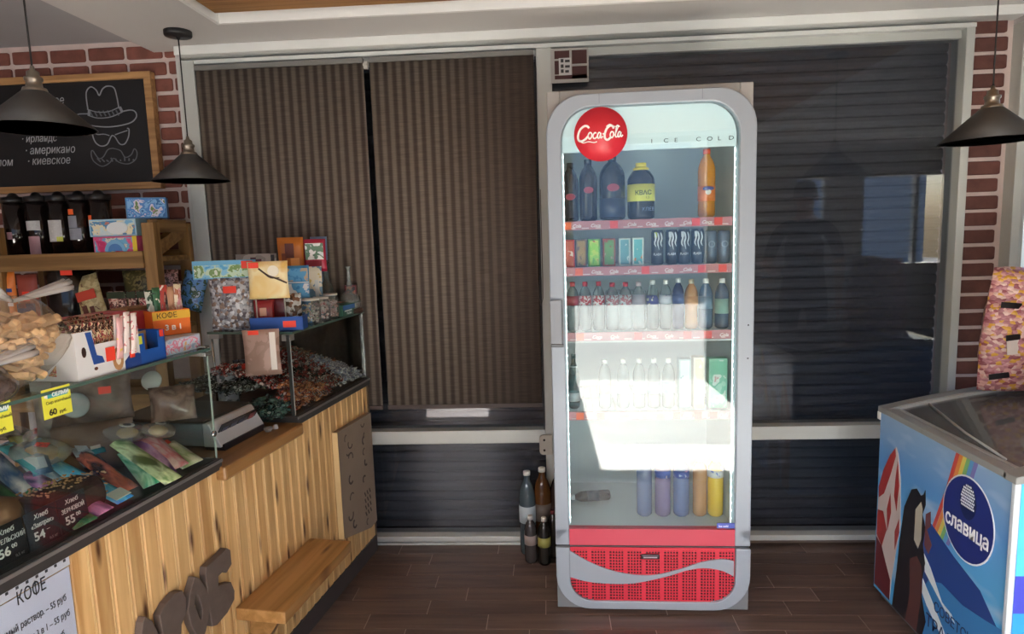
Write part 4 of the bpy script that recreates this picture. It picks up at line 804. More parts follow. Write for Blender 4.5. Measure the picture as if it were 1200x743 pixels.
# ---------------- inside the near case
zf = .8245
kraft = printed(['6a5142', '7e6252', '5a4436', '8e7262'], 12, .4, 1, kind='l')
def inbag(label, x, y, w_, h_, mat, rz=0, tilt=0, z=zf, puff=.03, extra=None, name='snack_bag'): return bag_at(name, label, (x, y, z), w_, h_, mat, rz, tilt, puff, extra)
inbag('tall taupe paper snack bag at the back of the near case behind the yellow card', -.38, -1.24, .17, .29, printed(['8c7868', '9c8876', '7a685a', 'ac9886'], 10, .4, 2, kind='l'), -.3)
inbag('dark brown snack bag at the back middle of the near case', -.36, -1.205 + .15, .2, .17, kraft, -.5, z=zf) if False else None
inbag('large dark brown crumpled bag with red tag near the end pane of the near case', -.30, -1.235, .20, .15, kraft, -.9, -.1, z=zf + .13, extra=[(.02, .05, .08, .1, redtag, 'price_tag')])
inbag('low brown snack bag leaning under the crumpled bag in the near case', -.28, -1.27, .2, .14, printed(['7c5e4a', '6a4e3e', '8c6e58'], 12, .4, 4, kind='l'), -.9, -.3)
t = thing('round_lid', 'round frosted white lid disc standing before the taupe bag', 'lid', CL(-.26, -1.33, 1.03), -CA, rot=(0, 1.3, -CA - .5)); G().lathe([(0, 0), (.032, 0), (.034, .004), (.03, .007), (0, .006)], 28).build('disc', M('9aa0a0', .35), t)
t = thing('round_lid', 'round white lid disc against the end pane of the near case', 'lid', CL(-.16, -1.165, 1.06), -CA, rot=(.5, 1.2, -CA - .7)); G().lathe([(0, 0), (.026, 0), (.028, .004), (.026, .007), (0, .006)], 28).build('disc', M('b4b4ae', .35), t)
inbag('clear bag of shiny brown dried fish chunks beside the end pane', -.10, -1.165, .12, .10, printed(['7a6258', '8a7064', '5a443c', '9a887c'], 16, .2, 4, kind='l'), -1.0, -.1, z=zf + .12)
clearp = lambda sd, c: printed(c, 34, .15, sd)
PK = [  # far end x, y -> near end x, y (counter frame), width, height above floor, colour(s), label
 (-.30, -1.20, .045, -1.36, .045, .085, ['5a8a3a', '3a6a30', 'b8c89a', '4a5a30'], 'green-edged narrow snack pouch pointing at the base edge, upper of the fan'),
 (-.36, -1.27, -.03, -1.42, .04, .075, ['2c1a18', '4a2c24', 'b0583c', '241614'], 'black and rust narrow snack pouch beneath the green-edged pouch'),
 (-.34, -1.36, .0, -1.47, .04, .06, ['2a8ad8', '3a9ae0', '58aee8', '2a7cc8'], 'bright blue long snack pouch with pale end in the near case'),
 (-.34, -1.43, .0, -1.535, .045, .05, ['3a3058', '4a3a6a', 'b87aa8', '2e2648'], 'violet long snack pouch under the bright blue one'),
 (-.30, -1.47, .0, -1.585, .05, .035, ['2c6a44', '3a7a50', '26583a', '5a8a6a'], 'dark green long snack pouch lowest of the fan'),
 (-.27, -1.12, -.015, -1.27, .06, .075, ['c88a8a', 'd8b4b0', 'b86a70', 'e0d0cc'], 'pink snack pouch with a round portrait badge'),
 (-.23, -1.16, -.012, -1.32, .055, .06, ['7a4a8a', '9a6aa8', 'c8a0c8', '5a3a70'], 'purple snack pouch beside the pink pouch'),
 (-.22, -1.22, -.012, -1.365, .05, .045, ['2c8a68', '3aa078', '9ac8b0', '247858'], 'emerald green snack pouch with white panel'),
 (-.16, -1.145, -.012, -1.215, .06, .04, ['b8c08a', 'd8dcb8', '8aa070', 'c8ccb0'], 'pale green and cream snack pouch nearest the end pane'),
 (-.52, -1.30, -.17, -1.47, .05, .09, ['8a9aa8', 'b8c4cc', '5a7a98', 'd8dce0'], 'silver-blue clear snack pouch over the bread loaf'),
 (-.50, -1.38, -.20, -1.52, .05, .075, ['7c94b0', 'a8b8cc', '4a6a98', 'd0d8e0'], 'pale blue glossy snack pouch second in the left stack'),
 (-.46, -1.45, -.16, -1.58, .04, .06, ['2c5a38', '3a6a44', '244a30', '8aa890'], 'forest green snack pouch with small lettering in the left stack'),
 (-.48, -1.52, -.20, -1.66, .05, .045, ['6a88b8', 'b8c8dc', '4a68a0', 'd8e0e8'], 'light blue snack pouch lowest of the left stack'),
 (-.45, -1.20, -.20, -1.33, .05, .10, ['4a3c3a', '8a8078', '2c2624', 'a8a098'], 'black-rimmed clear pouch of dried meat above the silver-blue one'),
]
for i, (xa, ya, xb, yb, w_, h_, cols, lab) in enumerate(PK):
    ln = math.hypot(xb - xa, yb - ya); an = math.atan2(yb - ya, xb - xa)
    t = thing('snack_pouch', lab, 'packet', CL(xa, ya, zf + h_), -CA + an, 'long snack pouches fanned in the near case')
    t.rotation_euler = (.18, math.asin(min(.9, (h_ * .75) / ln)), -CA + an)
    g = G(); n = 8; v = []; f = []
    for s_ in (-1, 1):
        for k in range(n + 1):
            for j in range(5):
                a = k / n; b = j / 4; v.append((a * ln, (b - .5) * w_, s_ * (.0006 + .009 * math.sin(PI * a) ** .5 * math.sin(PI * b) if 0 < k < n else .0006)))
    q = (n + 1) * 5
    for s_ in (0, 1):
        for k in range(n):
            for j in range(4): z = s_ * q + k * 5 + j; f.append((z, z + 1, z + 6, z + 5))
    for k in range(n): f += [(k*5, k*5+5, k*5+5+q, k*5+q), (k*5+4, k*5+9, k*5+9+q, k*5+4+q)]
    for j in range(4): f += [(j, j+1, j+1+q, j+q), (n*5+j, n*5+j+1, n*5+j+1+q, n*5+j+q)]
    g.add(v, f, True).build('pouch', printed([lift(q_) for q_ in cols], 13, .16, i, (.5, 1.8, 1), 'l'), t)
    if i == 5: G().prism(arc(.07, 0, .024, 0, 360, 16, .02)[:-1], .0105, .0115, 'z').build('badge', M('e4dcd4', .4), t); G().prism(arc(.07, 0, .014, 0, 360, 16, .013)[:-1], .0115, .012, 'z').build('portrait_print', M('3a3230', .5), t)
    if i == 7: B(.06, .1, -.012, .012, .0105, .0115).build('white_panel', M('e0e8ec', .4), t)
    if i == 2: B(ln - .05, ln - .004, -.018, .018, .008, .0095).build('pale_end', M('d8e4d8', .4), t); B(.0, .05, -.018, .018, .008, .0095).build('pale_end', M('b8dcd8', .4), t)
    if i in (0, 5, 8): B(.0, .022, -.012, .012, .009, .011).build('price_tag', redtag, t)
# second layer: slim pouches strewn over the pile towards the back of the case
names = [('sky blue', ['6ab0e0', 'a8d0ec', '4a90cc']), ('white and navy', ['dce4ec', '3a4a80', 'c0ccdc']), ('leaf green', ['4a9a50', '7aba70', '2c7038']), ('cream', ['d8ccb0', 'c0b090', 'ece4d0']), ('silver', ['a8b0b8', 'c8d0d8', '8890a0']), ('black and white', ['24262c', 'c8ccd0', '383a42']), ('turquoise', ['3aa8b0', '80c8cc', '288890']), ('steel blue', ['5a80a8', '8ca8c8', '44668c']), ('olive', ['7a8040', '989c60', '5c6230']), ('rose', ['c86a78', 'd89aa0', 'b05060']), ('pearl grey', ['b8bcc0', 'd4d8dc', '98a0a8']), ('dark teal', ['1e5a60', '3a7a80', '184850'])]
where = ['at the back left', 'behind the seeded loaf', 'under the cut-off yellow card', 'over the left stack', 'at the middle of the pile', 'across the middle of the pile', 'near the green-edged pouch', 'below the first yellow card', 'behind the blue pouch', 'beside the amber fish', 'at the left edge of the pile', 'over the silver-blue pouch']
for i, (nm, cols) in enumerate(names):
    r2 = random.Random(40 + i); xa = -.50 + .035 * (i % 4); ya = -1.66 + .045 * i; ln = .20; an = -.95 + r2.uniform(-.25, .35)
    t = thing('snack_pouch', '%s slim snack pouch %s in the near case' % (nm, where[i]), 'packet', CL(xa, ya, zf + .125 - .002 * i), -CA, 'long snack pouches fanned in the near case'); t.rotation_euler = (r2.uniform(-.1, .25), .22, -CA + an + .35)
    g = G(); n = 8; v = []; f = []; w_ = .042
    for s_ in (-1, 1):
        for k in range(n + 1):
            for j in range(5): a = k / n; b = j / 4; v.append((a * ln, (b - .5) * w_, s_ * (.0006 + .009 * math.sin(PI * a) ** .5 * math.sin(PI * b) if 0 < k < n else .0006)))
    q = (n + 1) * 5
    for s_ in (0, 1):
        for k in range(n):
            for j in range(4): z = s_ * q + k * 5 + j; f.append((z, z + 1, z + 6, z + 5))
    for k in range(n): f += [(k*5, k*5+5, k*5+5+q, k*5+q), (k*5+4, k*5+9, k*5+9+q, k*5+4+q)]
    for j in range(4): f += [(j, j+1, j+1+q, j+q), (n*5+j, n*5+j+1, n*5+j+1+q, n*5+j+q)]
    g.add(v, f, True).build('pouch', printed(cols, 16, .12, i, (.5, 1.8, 1), 'l'), t)
    B(.12, .185, -.012, .012, .0085, .0098).build('label_panel', M(['e4e8e8', 'c8d4dc', 'e8e4d4'][i % 3], .4), t)
    if i in (2, 5, 9): B(.0, .03, -.014, .014, .008, .010).build('price_tag', redtag, t)
# clear pouches with amber fish above the fan
for i, (x, y, w_, lab) in enumerate(((-.33, -1.50 + .12, .13, 'clear pouch of amber smoked fish left of the red tag'), (-.24, -1.20, .11, 'clear pouch of yellow dried fish with an oval badge near the middle'), (-.42, -1.28, .12, 'clear pouch of amber fish under the yellow price card'), (-.15, -1.18, .10, 'clear pouch of dried fish with badge below the scale'), (-.55, -1.42, .15, 'crumpled clear pouch of pale fish behind the left stack'), (-.6, -1.25, .15, 'crumpled clear pouch with pink tag at the back left of the near case'))):
    t = thing('fish_pouch', lab, 'packet', CL(x, y, zf + .075), -CA + .6 + i * .5, 'clear fish pouches in the near case'); t.rotation_euler = (.25, .2, -CA + .5 + i * .4)
    g = G(); rr = random.Random(i); g.ball((0, 0, .02), w_ * .55, w_ * .42, .022, 14, 8, wob=.07, rnd=rr); g.build('film', clear('f0ece4', 1.6, .08, .3, 'd0c8c0'), t)
    g = G(); g.ball((0, 0, .018), w_ * .3, w_ * .24, .016, 10, 6, wob=.1, rnd=rr); g.build('fish_meat', M(['d0a454', 'd8b45c', 'c89c5c', 'c8ac6c', 'a8a094', 'a89888'][i], .4, noise=.2, scale=30), t)
    if i in (1, 3): G().prism(arc(0, 0, .02, 0, 360, 14, .013)[:-1], .04, .042, 'z').build('badge', M('dcd8d0', .4), t); G().prism(arc(0, 0, .011, 0, 360, 14, .008)[:-1], .042, .0428, 'z').build('badge_print', M('2c2826', .4), t)
    if i in (0, 2, 5): B(-.015, .015, -.01, .01, .04, .042).build('price_tag', redtag, t)
# bread and black chalk price cards
t = thing('bread_loaf', 'dark seeded rye loaf behind the black price cards', 'bread', CL(-.105, -1.545, zf), -CA)
g = G(); v_ = [(-.055, 0), (.05, 0), (.058, .03), (.055, .062), (.035, .078), (-.03, .078), (-.056, .06)]; g.prism(v_, -.075, .075, 'y'); g.build('crust', M('4a3024', .8, noise=.25, scale=40, bump=.8), t, bevel=.012)
g = G(); rr = random.Random(9)
for i in range(150): g.ball((rr.uniform(-.045, .045), rr.uniform(-.07, .085), .078 + rr.uniform(0, .004)) if rr.random() < .7 else (rr.uniform(-.05, .05), .076 + rr.random() * .004, rr.uniform(.01, .07)), .004, .003, .002, 5, 3)
o = g.build('seeds', M('a8845c', .7, rnd=.2), t); o['kind'] = 'stuff'
t = thing('bread_loaf', 'pale brown round loaf at the left picture edge in the near case', 'bread', CL(-.10, -1.72, zf), -CA); G().lathe([(0, 0), (.05, 0), (.06, .02), (.062, .075), (.055, .10), (.03, .112), (0, .114)], 24).build('crust', M('8a6a50', .75, noise=.15, scale=20, bump=.5), t)
t = thing('bread_loaf', 'sliced grey-brown flat loaf between the two other loaves', 'bread', CL(-.2, -1.63, zf), -CA); B(-.08, .08, -.04, .04, 0, .07).build('crust', M('6a5040', .8, noise=.2, scale=30), t, bevel=.01)
for i, (y, w_, l1, l2, l3, lab) in enumerate(((-1.59, .075, 'Хлеб', 'ЗЕРНОВОЙ', '55⁰⁰', 'black chalk price card reading 55 in front of the seeded loaf'), (-1.665, .07, 'Хлеб', '«Завтрак»', '54 ⁻', 'black chalk price card reading 54 between the two others'), (-1.742, .075, 'Хлеб', 'КАРЕЛЬСКИЙ', '56⁰⁰', 'black chalk price card reading 56 at the left edge'))):
    t = thing('chalk_price_card', lab, 'price tag', CL(-.022, y, zf + .0008), -CA + PI/2); t.rotation_euler = (-.12, 0, -CA + PI/2)
    B(-.036, .036, -.001, .001, 0, .078).build('card', M('15181c', .5), t)
    text(l1, .014, chalk, t, (0, -.0014, .060), align='CENTER', shear=.2); text(l2, .0135, chalk, t, (0, -.0014, .042), align='CENTER', shear=.1, sx=.8); text(l3.replace('⁰⁰', '').replace(' ⁻', ''), .025, chalk, t, (-.012, -.0014, .016), align='CENTER', bold=.0005)
    if '⁰' in l3: text('00', .012, chalk, t, (.004, -.0014, .026))
    else: text('–', .014, chalk, t, (.006, -.0014, .026))
    text('0,5 кг', .008, M('8a8a88', .9), t, (.008, -.0014, .006))
# ================================================================ drinks cooler
fr = thing('drinks_cooler', 'tall silver glass-door drinks cooler with red disc and red grille', 'cooler', FO, FA)
W_, H_ = .72, 1.94
silver = M('98a2ac', .4, .15, noise=.01, scale=2); body_m = M('9b9a97', .45, .1)
inn = M('c6d0d4', .5)
G().box(.004, .05, .035, .545, .02, H_).box(W_ - .05, W_ - .004, .035, .545, .02, H_).box(.05, W_ - .05, .035, .545, 1.89, H_).box(.05, W_ - .05, .50, .545, .02, 1.89).box(.05, W_ - .05, .04, .5, .02, .315).build('body', body_m, fr, bevel=.004)
G().box(.0505, .056, .05, .499, .316, 1.889).box(W_ - .056, W_ - .0505, .05, .499, .316, 1.889).box(.056, W_ - .056, .49, .499, .316, 1.889).box(.056, W_ - .056, .05, .49, 1.882, 1.889).box(.056, W_ - .056, .045, .49, .316, .322).build('liner', inn, fr)
for x in (.08, W_ - .08):
    for y in (.08, .5): G().lathe([(0, 0), (.02, 0), (.018, .02), (0, .02)], 12, (x, y, 0)).build('foot', black, fr)
B(.0, W_, .0, .05, .012, .262).build('corner_panel', M('777a7d', .45), fr) if False else G().box(.002, W_ - .002, .012, .04, .012, .262).build('lower_panel', M('74777a', .45), fr)
# door frame: rounded top outside and inside
n = 9
out = [(0, .275)] + [(0, .9), (0, 1.3)] + arc(.13, 1.79, .13, 180, 90, n) + arc(W_ - .13, 1.79, .13, 90, 0, n) + [(W_, 1.3), (W_, .9)] + [(W_, .275)]
ins = [(.052, .335)] + [(.052, .9), (.052, 1.3)] + arc(.052 + .11, 1.765, .11, 180, 90, n, .112) + arc(.664 - .11, 1.765, .11, 90, 0, n, .112) + [(.664, 1.3), (.664, .9)] + [(.664, .335)]
out = [(x, z + (.012 * (x / W_) if False else 0)) for x, z in out]
door = G().ring(out, ins, 0, .034, 'y', close=False); door.box(0, .052, 0, .034, .27, .335).box(.664, W_, 0, .034, .27, .335)
dr_ = door.build('door_frame', silver, fr, bevel=.004)
B(.052, .664, .002, .034, .27, .334).build('red_band', M('c84a5c', .35), fr)
pane = [(.052, .334), (.052, 1.3)] + arc(.162, 1.765, .11, 180, 90, n, .112) + arc(.554, 1.765, .11, 90, 0, n, .112) + [(.664, 1.3), (.664, .334)]
G().prism(pane, .012, .018, 'y').build('door_glass', clear('f2f8f8', 1.6, .0), fr)
# black gasket gap and screws
B(.002, W_ - .002, .012, .03, .262, .27).build('gap', black, fr)
for z in (.98, 1.1): G().lathe([(0, 0), (.003, 0), (0, .001)], 8, M4=Matrix.Translation((.70, 0, z)) @ Matrix.Rotation(PI/2, 4, 'X')).build('screw', M('4a4c50', .5), fr)
for x in (.185, .535): B(x, x + .0012, -.0006, 0, 1.885, 1.918).build('seam', M('6a6d70', .6), fr); B(x, x + .0012, -.0006, 0, .016, .046).build('seam', M('6a6d70', .6), fr)
# handle
G().prism([(.0, -.014), (.040, -.018), (.046, -.002), (.046, .0), (0, 0)], 1.045, 1.205, 'z').build('handle', M('8e949a', .35, .3), fr, bevel=.003)
B(-.0, .046, -.02, .0, 1.035, 1.047).build('handle_lip', M('5f6468', .4, .3), fr, bevel=.003)
# header lightbox
hd = [(.056, 1.727), (.056, 1.76)] + arc(.162, 1.77, .106, 180, 90, n) + arc(.554, 1.77, .106, 90, 0, n) + [(.66, 1.76), (.66, 1.727)]
h = G().prism(hd, .036, .046, 'y').build('header_lightbox', glow('c8d6d8', .2), fr)
for i, c_ in enumerate('ICE COLD'):
    if c_ != ' ': text(c_, .02, M('2c343c', .5), fr, (.372 + i * .0372 - (.006 if c_ == 'I' else 0), .0345, 1.748), sx=1.3, align='LEFT')
# LED strips
for x, s_ in ((.0575, 1), (.6575, -1)):
    B(x - .0015, x + .0015, .04, .048, .34, 1.725).build('led_strip', glow('e8f6f8', .7), fr)
    g = G()
    for k in range(46): g.box(x - .002, x + .002, .0375, .04, .36 + k * .03, .366 + k * .03)
    g.build('led_lamps', glow('ffffff', 2), fr)
# disc with the script logo
lg = thing('round_logo_sign', 'round red disc with white Coca-Cola script on the cooler door', 'sign', FL(.235, .0, 1.782), FA) if False else None
disc = G().lathe([(0, -.002), (.0925, -.002), (.0925, .0), (0, .0)], 48, M4=Matrix.Translation((.19, .0085, 1.782)) @ Matrix.Rotation(PI/2, 4, 'X')).build('logo_disc', M('d5303f', .35), fr)
def script(parent, cx, cz, sc_, y, mat, th=.0006):
    g = G()
    def st(p, wd): g.ribbon([(cx + a * sc_, cz + b * sc_) for a, b in smooth(p, 5)], [q * sc_ for q in wd] if isinstance(wd, list) else wd * sc_, y, th)
    # units: word about 20 wide, x height 2.4
    st([(-4.6, 2.6), (-5.2, 3.4), (-6.6, 3.6), (-8.4, 2.2), (-9.4, -.2), (-9.3, -2.2), (-8.0, -2.9), (-6.2, -2.0), (-5.2, -.9)], .95)       # C
    st([(-9.3, -2.2), (-7.4, -3.6), (-5.0, -3.2), (-2.6, -3.6), (-1.2, -3.3)], .4)                                                           # swash
    st([(-4.6, -1.8), (-5.1, -.8), (-4.5, .6), (-3.6, .5), (-3.4, -.7), (-4.1, -1.9), (-4.7, -1.8), (-4.9, -1.0)], .6)                        # o
    st([(-1.4, .3), (-2.1, .6), (-2.9, -.6), (-2.6, -1.8), (-1.7, -1.7), (-.9, -.9)], .6)                                                    # c
    st([(.4, .3), (-.3, .6), (-.9, -.6), (-.7, -1.8), (0, -1.5), (.6, .4), (.4, -1.2), (.7, -1.8), (1.4, -1.0)], .6)                         # a
    st([(1.3, -.1), (2.3, .1)], .6)                                                                                                          # -
    st([(6.2, 2.0), (5.8, 3.0), (4.6, 3.3), (3.1, 2.0), (2.3, -.2), (2.4, -2.0), (3.5, -2.7), (4.8, -1.7)], .95)                              # C
    st([(2.9, 3.0), (4.6, 3.9), (6.6, 2.9), (8.2, 3.2), (8.8, 2.6)], .4)                                                                     # swash
    st([(5.0, -1.7), (4.6, -.6), (5.2, .7), (6.0, .4), (6.1, -.8), (5.5, -1.8), (4.9, -1.6), (4.7, -.9)], .6)                                 # o
    st([(6.6, -1.0), (7.6, 1.4), (8.2, 3.0), (7.6, 3.2), (7.0, .4), (7.0, -1.5), (7.6, -1.5), (8.0, -.9)], .5)                                # l
    st([(9.2, .3), (8.6, .6), (8.0, -.6), (8.2, -1.6), (8.8, -1.3), (9.4, .4), (9.2, -1.0), (9.6, -1.5), (10.2, -.8)], .6)                    # a
    return g.build('script_lettering', mat, parent)
script(fr, .186, 1.783, .0079, .0055, M('f4f2ee', .4))
# grille
red = M('cf3346', .4)
gx0, gx1, gz0, gz1 = .054, .664, .05, .259
B(gx0, gx1, .006, .012, gz0, gz1).build('grille_back', M('2a0e12', .7), fr)
def clipx(z):
    r = .085
    return 0 if z > gz0 + r else r - math.sqrt(max(0, r*r - (gz0 + r - z) ** 2))
g = G(); ng = 9; pw = (gx1 - gx0) / ng
for i in range(ng):
    x0 = gx0 + i * pw
    for (a, b) in [(x0, x0 + pw * .18)] + [(x0 + pw * (.2 + .8 * (k + 1) / 5) - .0038, x0 + pw * (.2 + .8 * (k + 1) / 5)) for k in range(5)]:
        d = min(a - gx0, gx1 - b); zz = gz0
        if d < .085: zz = gz0 + .085 - math.sqrt(max(0, .085**2 - (.085 - max(d, 0)) ** 2))
        g.box(a, b, .002, .0062, zz, gz1)
rows = 18
for k in range(rows + 1):
    z = gz0 + (gz1 - gz0) * k / rows; c_ = clipx(z); g.box(gx0 + c_, gx1 - c_, .0022, .006, z - .0021, z + .0021)
g.box(gx0, gx1, .0018, .0062, gz1 - .008, gz1)
g.build('grille', red, fr)
# silver lower frame, rounded below
o2 = [(0, .262)] + [(0, .2)] + arc(.13, .15, .13, 180, 270, n, .134) + arc(W_ - .13, .15, .13, 270, 360, n, .134) + [(W_, .2), (W_, .262)]
i2 = [(.052, .262)] + [(.052, .2)] + arc(.14, .136, .088, 180, 270, n) + arc(.578, .136, .088, 270, 360, n) + [(.666, .2), (.666, .262)]
G().ring(o2, i2, -.006, .012, 'y', close=False).build('lower_frame', silver, fr, bevel=.003)
# silver wave
def wv(L): return [((600 + px / 3.66 - 652.2) * .72 / 226.5, .262 - ((540 + py / 3.66) - 642) * .262 / 76) for px, py in L]
top_ = smooth(wv([(248, 385), (330, 432), (420, 467), (520, 487), (620, 487), (720, 463), (820, 430), (900, 418), (952, 425)]), 5); bot_ = smooth(wv([(952, 490), (900, 466), (830, 456), (760, 465), (680, 490), (600, 510), (520, 525), (430, 527), (330, 520), (248, 500)]), 5)
G().prism(top_ + bot_, -.002, .003, 'y').build('wave_ribbon', silver, fr)
g = G(); g.box(.318, .388, -.008, .002, .218, .238); g.build('lock_badge', M('3a3034', .3, .5), fr, bevel=.006); g = G(); g.box(.328, .378, -.0095, -.008, .226, .230); g.build('badge_line', M('b8b0b4', .3, .5), fr)
G().box(.60, .664, .0075, .0115, .337, .357).build('blue_sticker', M('4a5ab0', .4), fr); text('Ice cold', .011, M('d8dcf0', .4), fr, (.606, .0072, .342), bold=.0002)
# shelves and price rails
orange = M('f4683a', .4)
for si, z in enumerate((1.468, 1.30, 1.058, .755)):
    g = G(); 
    for k in range(21): g.tube([(.066 + k * .0292, .075, z + .014), (.066 + k * .0292, .485, z + .014)], .0018, 5)
    for y in (.08, .28, .48): g.tube([(.058, y, z + .011), (.662, y, z + .011)], .003, 6)
    g.build('wire_shelf', M('d8dcdc', .4), fr)
    rl = B(.06, .655, .058, .064, z - .015, z + .017).build('price_rail', M('c08088', .35), fr)
    rr = random.Random(si); x = .066
    tg = {0: (0, .3, .82, .96), 1: (.07, .5, .86, .99), 2: (.07, .45, .77, .9), 3: (.06, .2, .7, .84, .94)}[si]
    for q in tg: B(.066 + q * .56 - .012, .066 + q * .56 + .016, .0555, .058, z - .012, z + .014).build('price_tag', orange if q < .1 else M('ea4a4a', .4), rl)
    for q in range(9):
        xx = .085 + q * .066
        if all(abs(xx + .012 - (.066 + s_ * .56)) > .03 for s_ in tg): text(('Cola', 'Coca', 'Cola')[q % 3], .017, M('ecdede', .4), rl, (xx, .0574, z - .006), shear=.35, bold=.0005, th=.0002)
    for q in range(12): xx = .07 + q * .05; B(xx, xx + rr.uniform(.012, .03), .0573, .058, z - .011, z - .007).build('rail_print', M('e6cccc', .4), rl)
B(.056, .664, .062, .066, 1.036, 1.04).build('shelf_lip', M('e4e8e8', .4), fr)

# ---------------- bottles, cans and cartons
def pet(label, x, z, r, h, liq, cap, lab=None, labz=(.35, .6), y=.12, cat='bottle', name='plastic_bottle', group=None, capr=None, waist=0, clearb=False, loc=None, rot=None, neck=.3, emb=None):
    t = thing(name, label, cat, loc or FL(x, y, z + .0165), FA, group, rot)
    cr_ = capr or min(r * .42, .016); hn = h * (1 - neck); ch_ = min(.018, h * .09)
    prof = [(0, .0), (r * .75, .0), (r * .97, h * .03), (r, h * .09), (r * (1 - waist), h * .28), (r * (1 - waist), h * .38), (r, h * .5), (r, hn * .95), (r * .97, hn + h*.02), (r * .86, h * (1 - neck * .74)), (r * .66, h * (1 - neck * .52)), (max(cr_ * 1.0, r * .42), h * (1 - neck * .36)), (cr_ * .92, h * (1 - neck * .28)), (cr_ * .88, h - ch_), (0, h - ch_)]
    G().lathe(prof, 20).build('bottle_body', liq, t)
    G().lathe([(0, h - ch_), (cr_, h - ch_), (cr_, h - .001), (cr_ * .9, h), (0, h)], 16).build('cap', cap, t)
    if lab is not None:
        a, b = labz; q = r * 1.012; lb = G().lathe([(q - .0006, h * a), (q, h * a), (q, h * b), (q - .0006, h * b)], 24).build('label', lab, t)
    if emb:
        for (e_, zz, ew, eh) in emb: G().prism(arc(0, h * zz, ew, 0, 360, 14, eh)[:-1], -r * 1.02 - .0012, -r * .9).build('emblem', e_, t)
    return t
dark = M('1c1a22', .12, spec=.6); cw = M('eef0f0', .4); cred = M('b83240', .4)
Z0 = 1.468
emr = M('a83a4c', .35)
pet('dark cola bottle at the far left of the top cooler shelf', .082, Z0, .03, .215, dark, M('26262c', .4), emb=[(emr, .42, .018, .012)])
pet('second dark cola bottle from the left on the top cooler shelf', .148, Z0, .033, .225, M('241a20', .12), M('26262c', .4), emb=[(emr, .5, .018, .012)])
pet('large dark cola bottle under the red disc on the top cooler shelf', .236, Z0, .047, .235, M('1e2230', .12), M('26262c', .4), M('3a4462', .3), (.05, .34), emb=[(emr, .5, .022, .014)])
b_ = pet('big dark kvass bottle with wide yellow label and yellow handle cap', .341, Z0, .05, .205, M('22283a', .12), M('ecd63a', .4), M('e8e464', .4), (.32, .62), capr=.02)
G().lathe([(0, .178), (.028, .178), (.03, .184), (.022, .19), (0, .19)], 20).build('cap_collar', M('ecd63a', .4), b_)
text('КВАС', .022, M('5a6a20', .5), b_, (-.028, -.0525, .088), bold=.0006); text('1,5', .012, M('5a6a20', .5), b_, (.01, -.0525, .074))
text('ХЛЕБ', .018, M('7a88a8', .4), b_, (-.004, -.052, .03))
pet('tall orange soda bottle with orange cap alone at the right of the top shelf', .577, Z0, .031, .245, clear('f8b040', 1.4, .05, .72, 'f0a03c'), M('f05a3a', .4), M('f0843c', .35), (.24, .46), waist=.06, emb=[(M('3a4a9a', .4), .42, .02, .008), (M('f4f0ea', .4), .37, .01, .01)])
for x in (.42, .47, .52): pass
Z1 = 1.30
for x, cols, lab, w_ in ((.073, ['c8323c', 'e06a5a', 'f0d8d0'], 'red juice carton at the far left of the second cooler shelf', .042), (.118, ['6a5038', 'b08a4a', 'c85a3a'], 'brown juice carton right of the red one', .04), (.166, ['5ab038', '9ad848', 'd0e860', 'c8503a'], 'bright green apple juice carton', .044), (.221, ['a84a38', '6a9a50', 'd8b8a0'], 'red and green juice carton right of the bright green one', .046), (.278, ['d8e8e8', '6aa8b8', 'f0f4f4'], 'white milk carton with blue leaf marks', .042), (.327, ['e4f0ec', '6ac0c8', 'e08a50'], 'white carton with an orange picture', .042)):
    pbox('juice_carton', lab, FL(x, .12, Z1 + .0165), (w_, .035, .102), [M(cols[0] if cols[0] != 'd8e8e8' else 'd0dcdc', .4), printed(cols, 40, seed=x * 10)], FA, 'carton', 'juice and milk cartons on the second shelf')
cand = M('3c4656', .3, .2)
for x, top, lab in ((.40, 'a8b04a', 'dark energy can with lime mark, leftmost of the four cans'), (.452, 'd0d4d8', 'dark energy can second of the four'), (.497, 'd0d4d8', 'dark energy can third of the four'), (.545, 'd0d4d8', 'dark energy can rightmost of the four beside the blue cans')):
    t = thing('energy_can', lab, 'can', FL(x, .12, Z1 + .0165), FA, 'dark energy cans on the second shelf')
    G().lathe([(0, 0), (.018, 0), (.0225, .006), (.0225, .118), (.019, .126), (.02, .128), (0, .127)], 20).build('can_body', cand, t)
    g = G(); [g.ribbon(smooth([(q - .002, .118), (q + .002, .098), (q - .002, .08), (q + .003, .055 + abs(q))], 4), [.002, .004, .005, .005, .005, .005, .005, .005, .004, .004, .003, .002, .001], -.024, .002) for q in (-.011, 0, .011)]; g.build('claw_print', M('dce0e4', .4), t); G().box(-.014, -.004, -.0235, -.021, .1, .12).build('color_mark', M(top, .4), t)
    text('FLASH', .012, M('c8ccd4', .4), t, (-.018, -.0235, .035), bold=.0004, sx=.85)
for x, lab in ((.595, 'blue-grey can with a ring emblem near the right end of the second shelf'), (.642, 'blue-grey can at the right end of the second shelf')):
    t = thing('blue_can', lab, 'can', FL(x, .13, Z1 + .0165), FA); G().lathe([(0, 0), (.019, 0), (.0235, .006), (.0235, .112), (.02, .12), (0, .12)], 20).build('can_body', M('6a7e98', .3, .2), t)
    G().ring(arc(0, .07, .012, 0, 360, 16)[:-1], arc(0, .07, .009, 0, 360, 16)[:-1], -.0245, -.0225).build('ring_print', M('8fa4bc', .4), t)
Z2 = 1.058
wat = clear('c4d0d2', 1.45, .03, .35, 'aab8ba'); rl_ = printed(['a83040', 'f0e8e8', 'b83a48', 'e8dada'], 60, .3, 2)
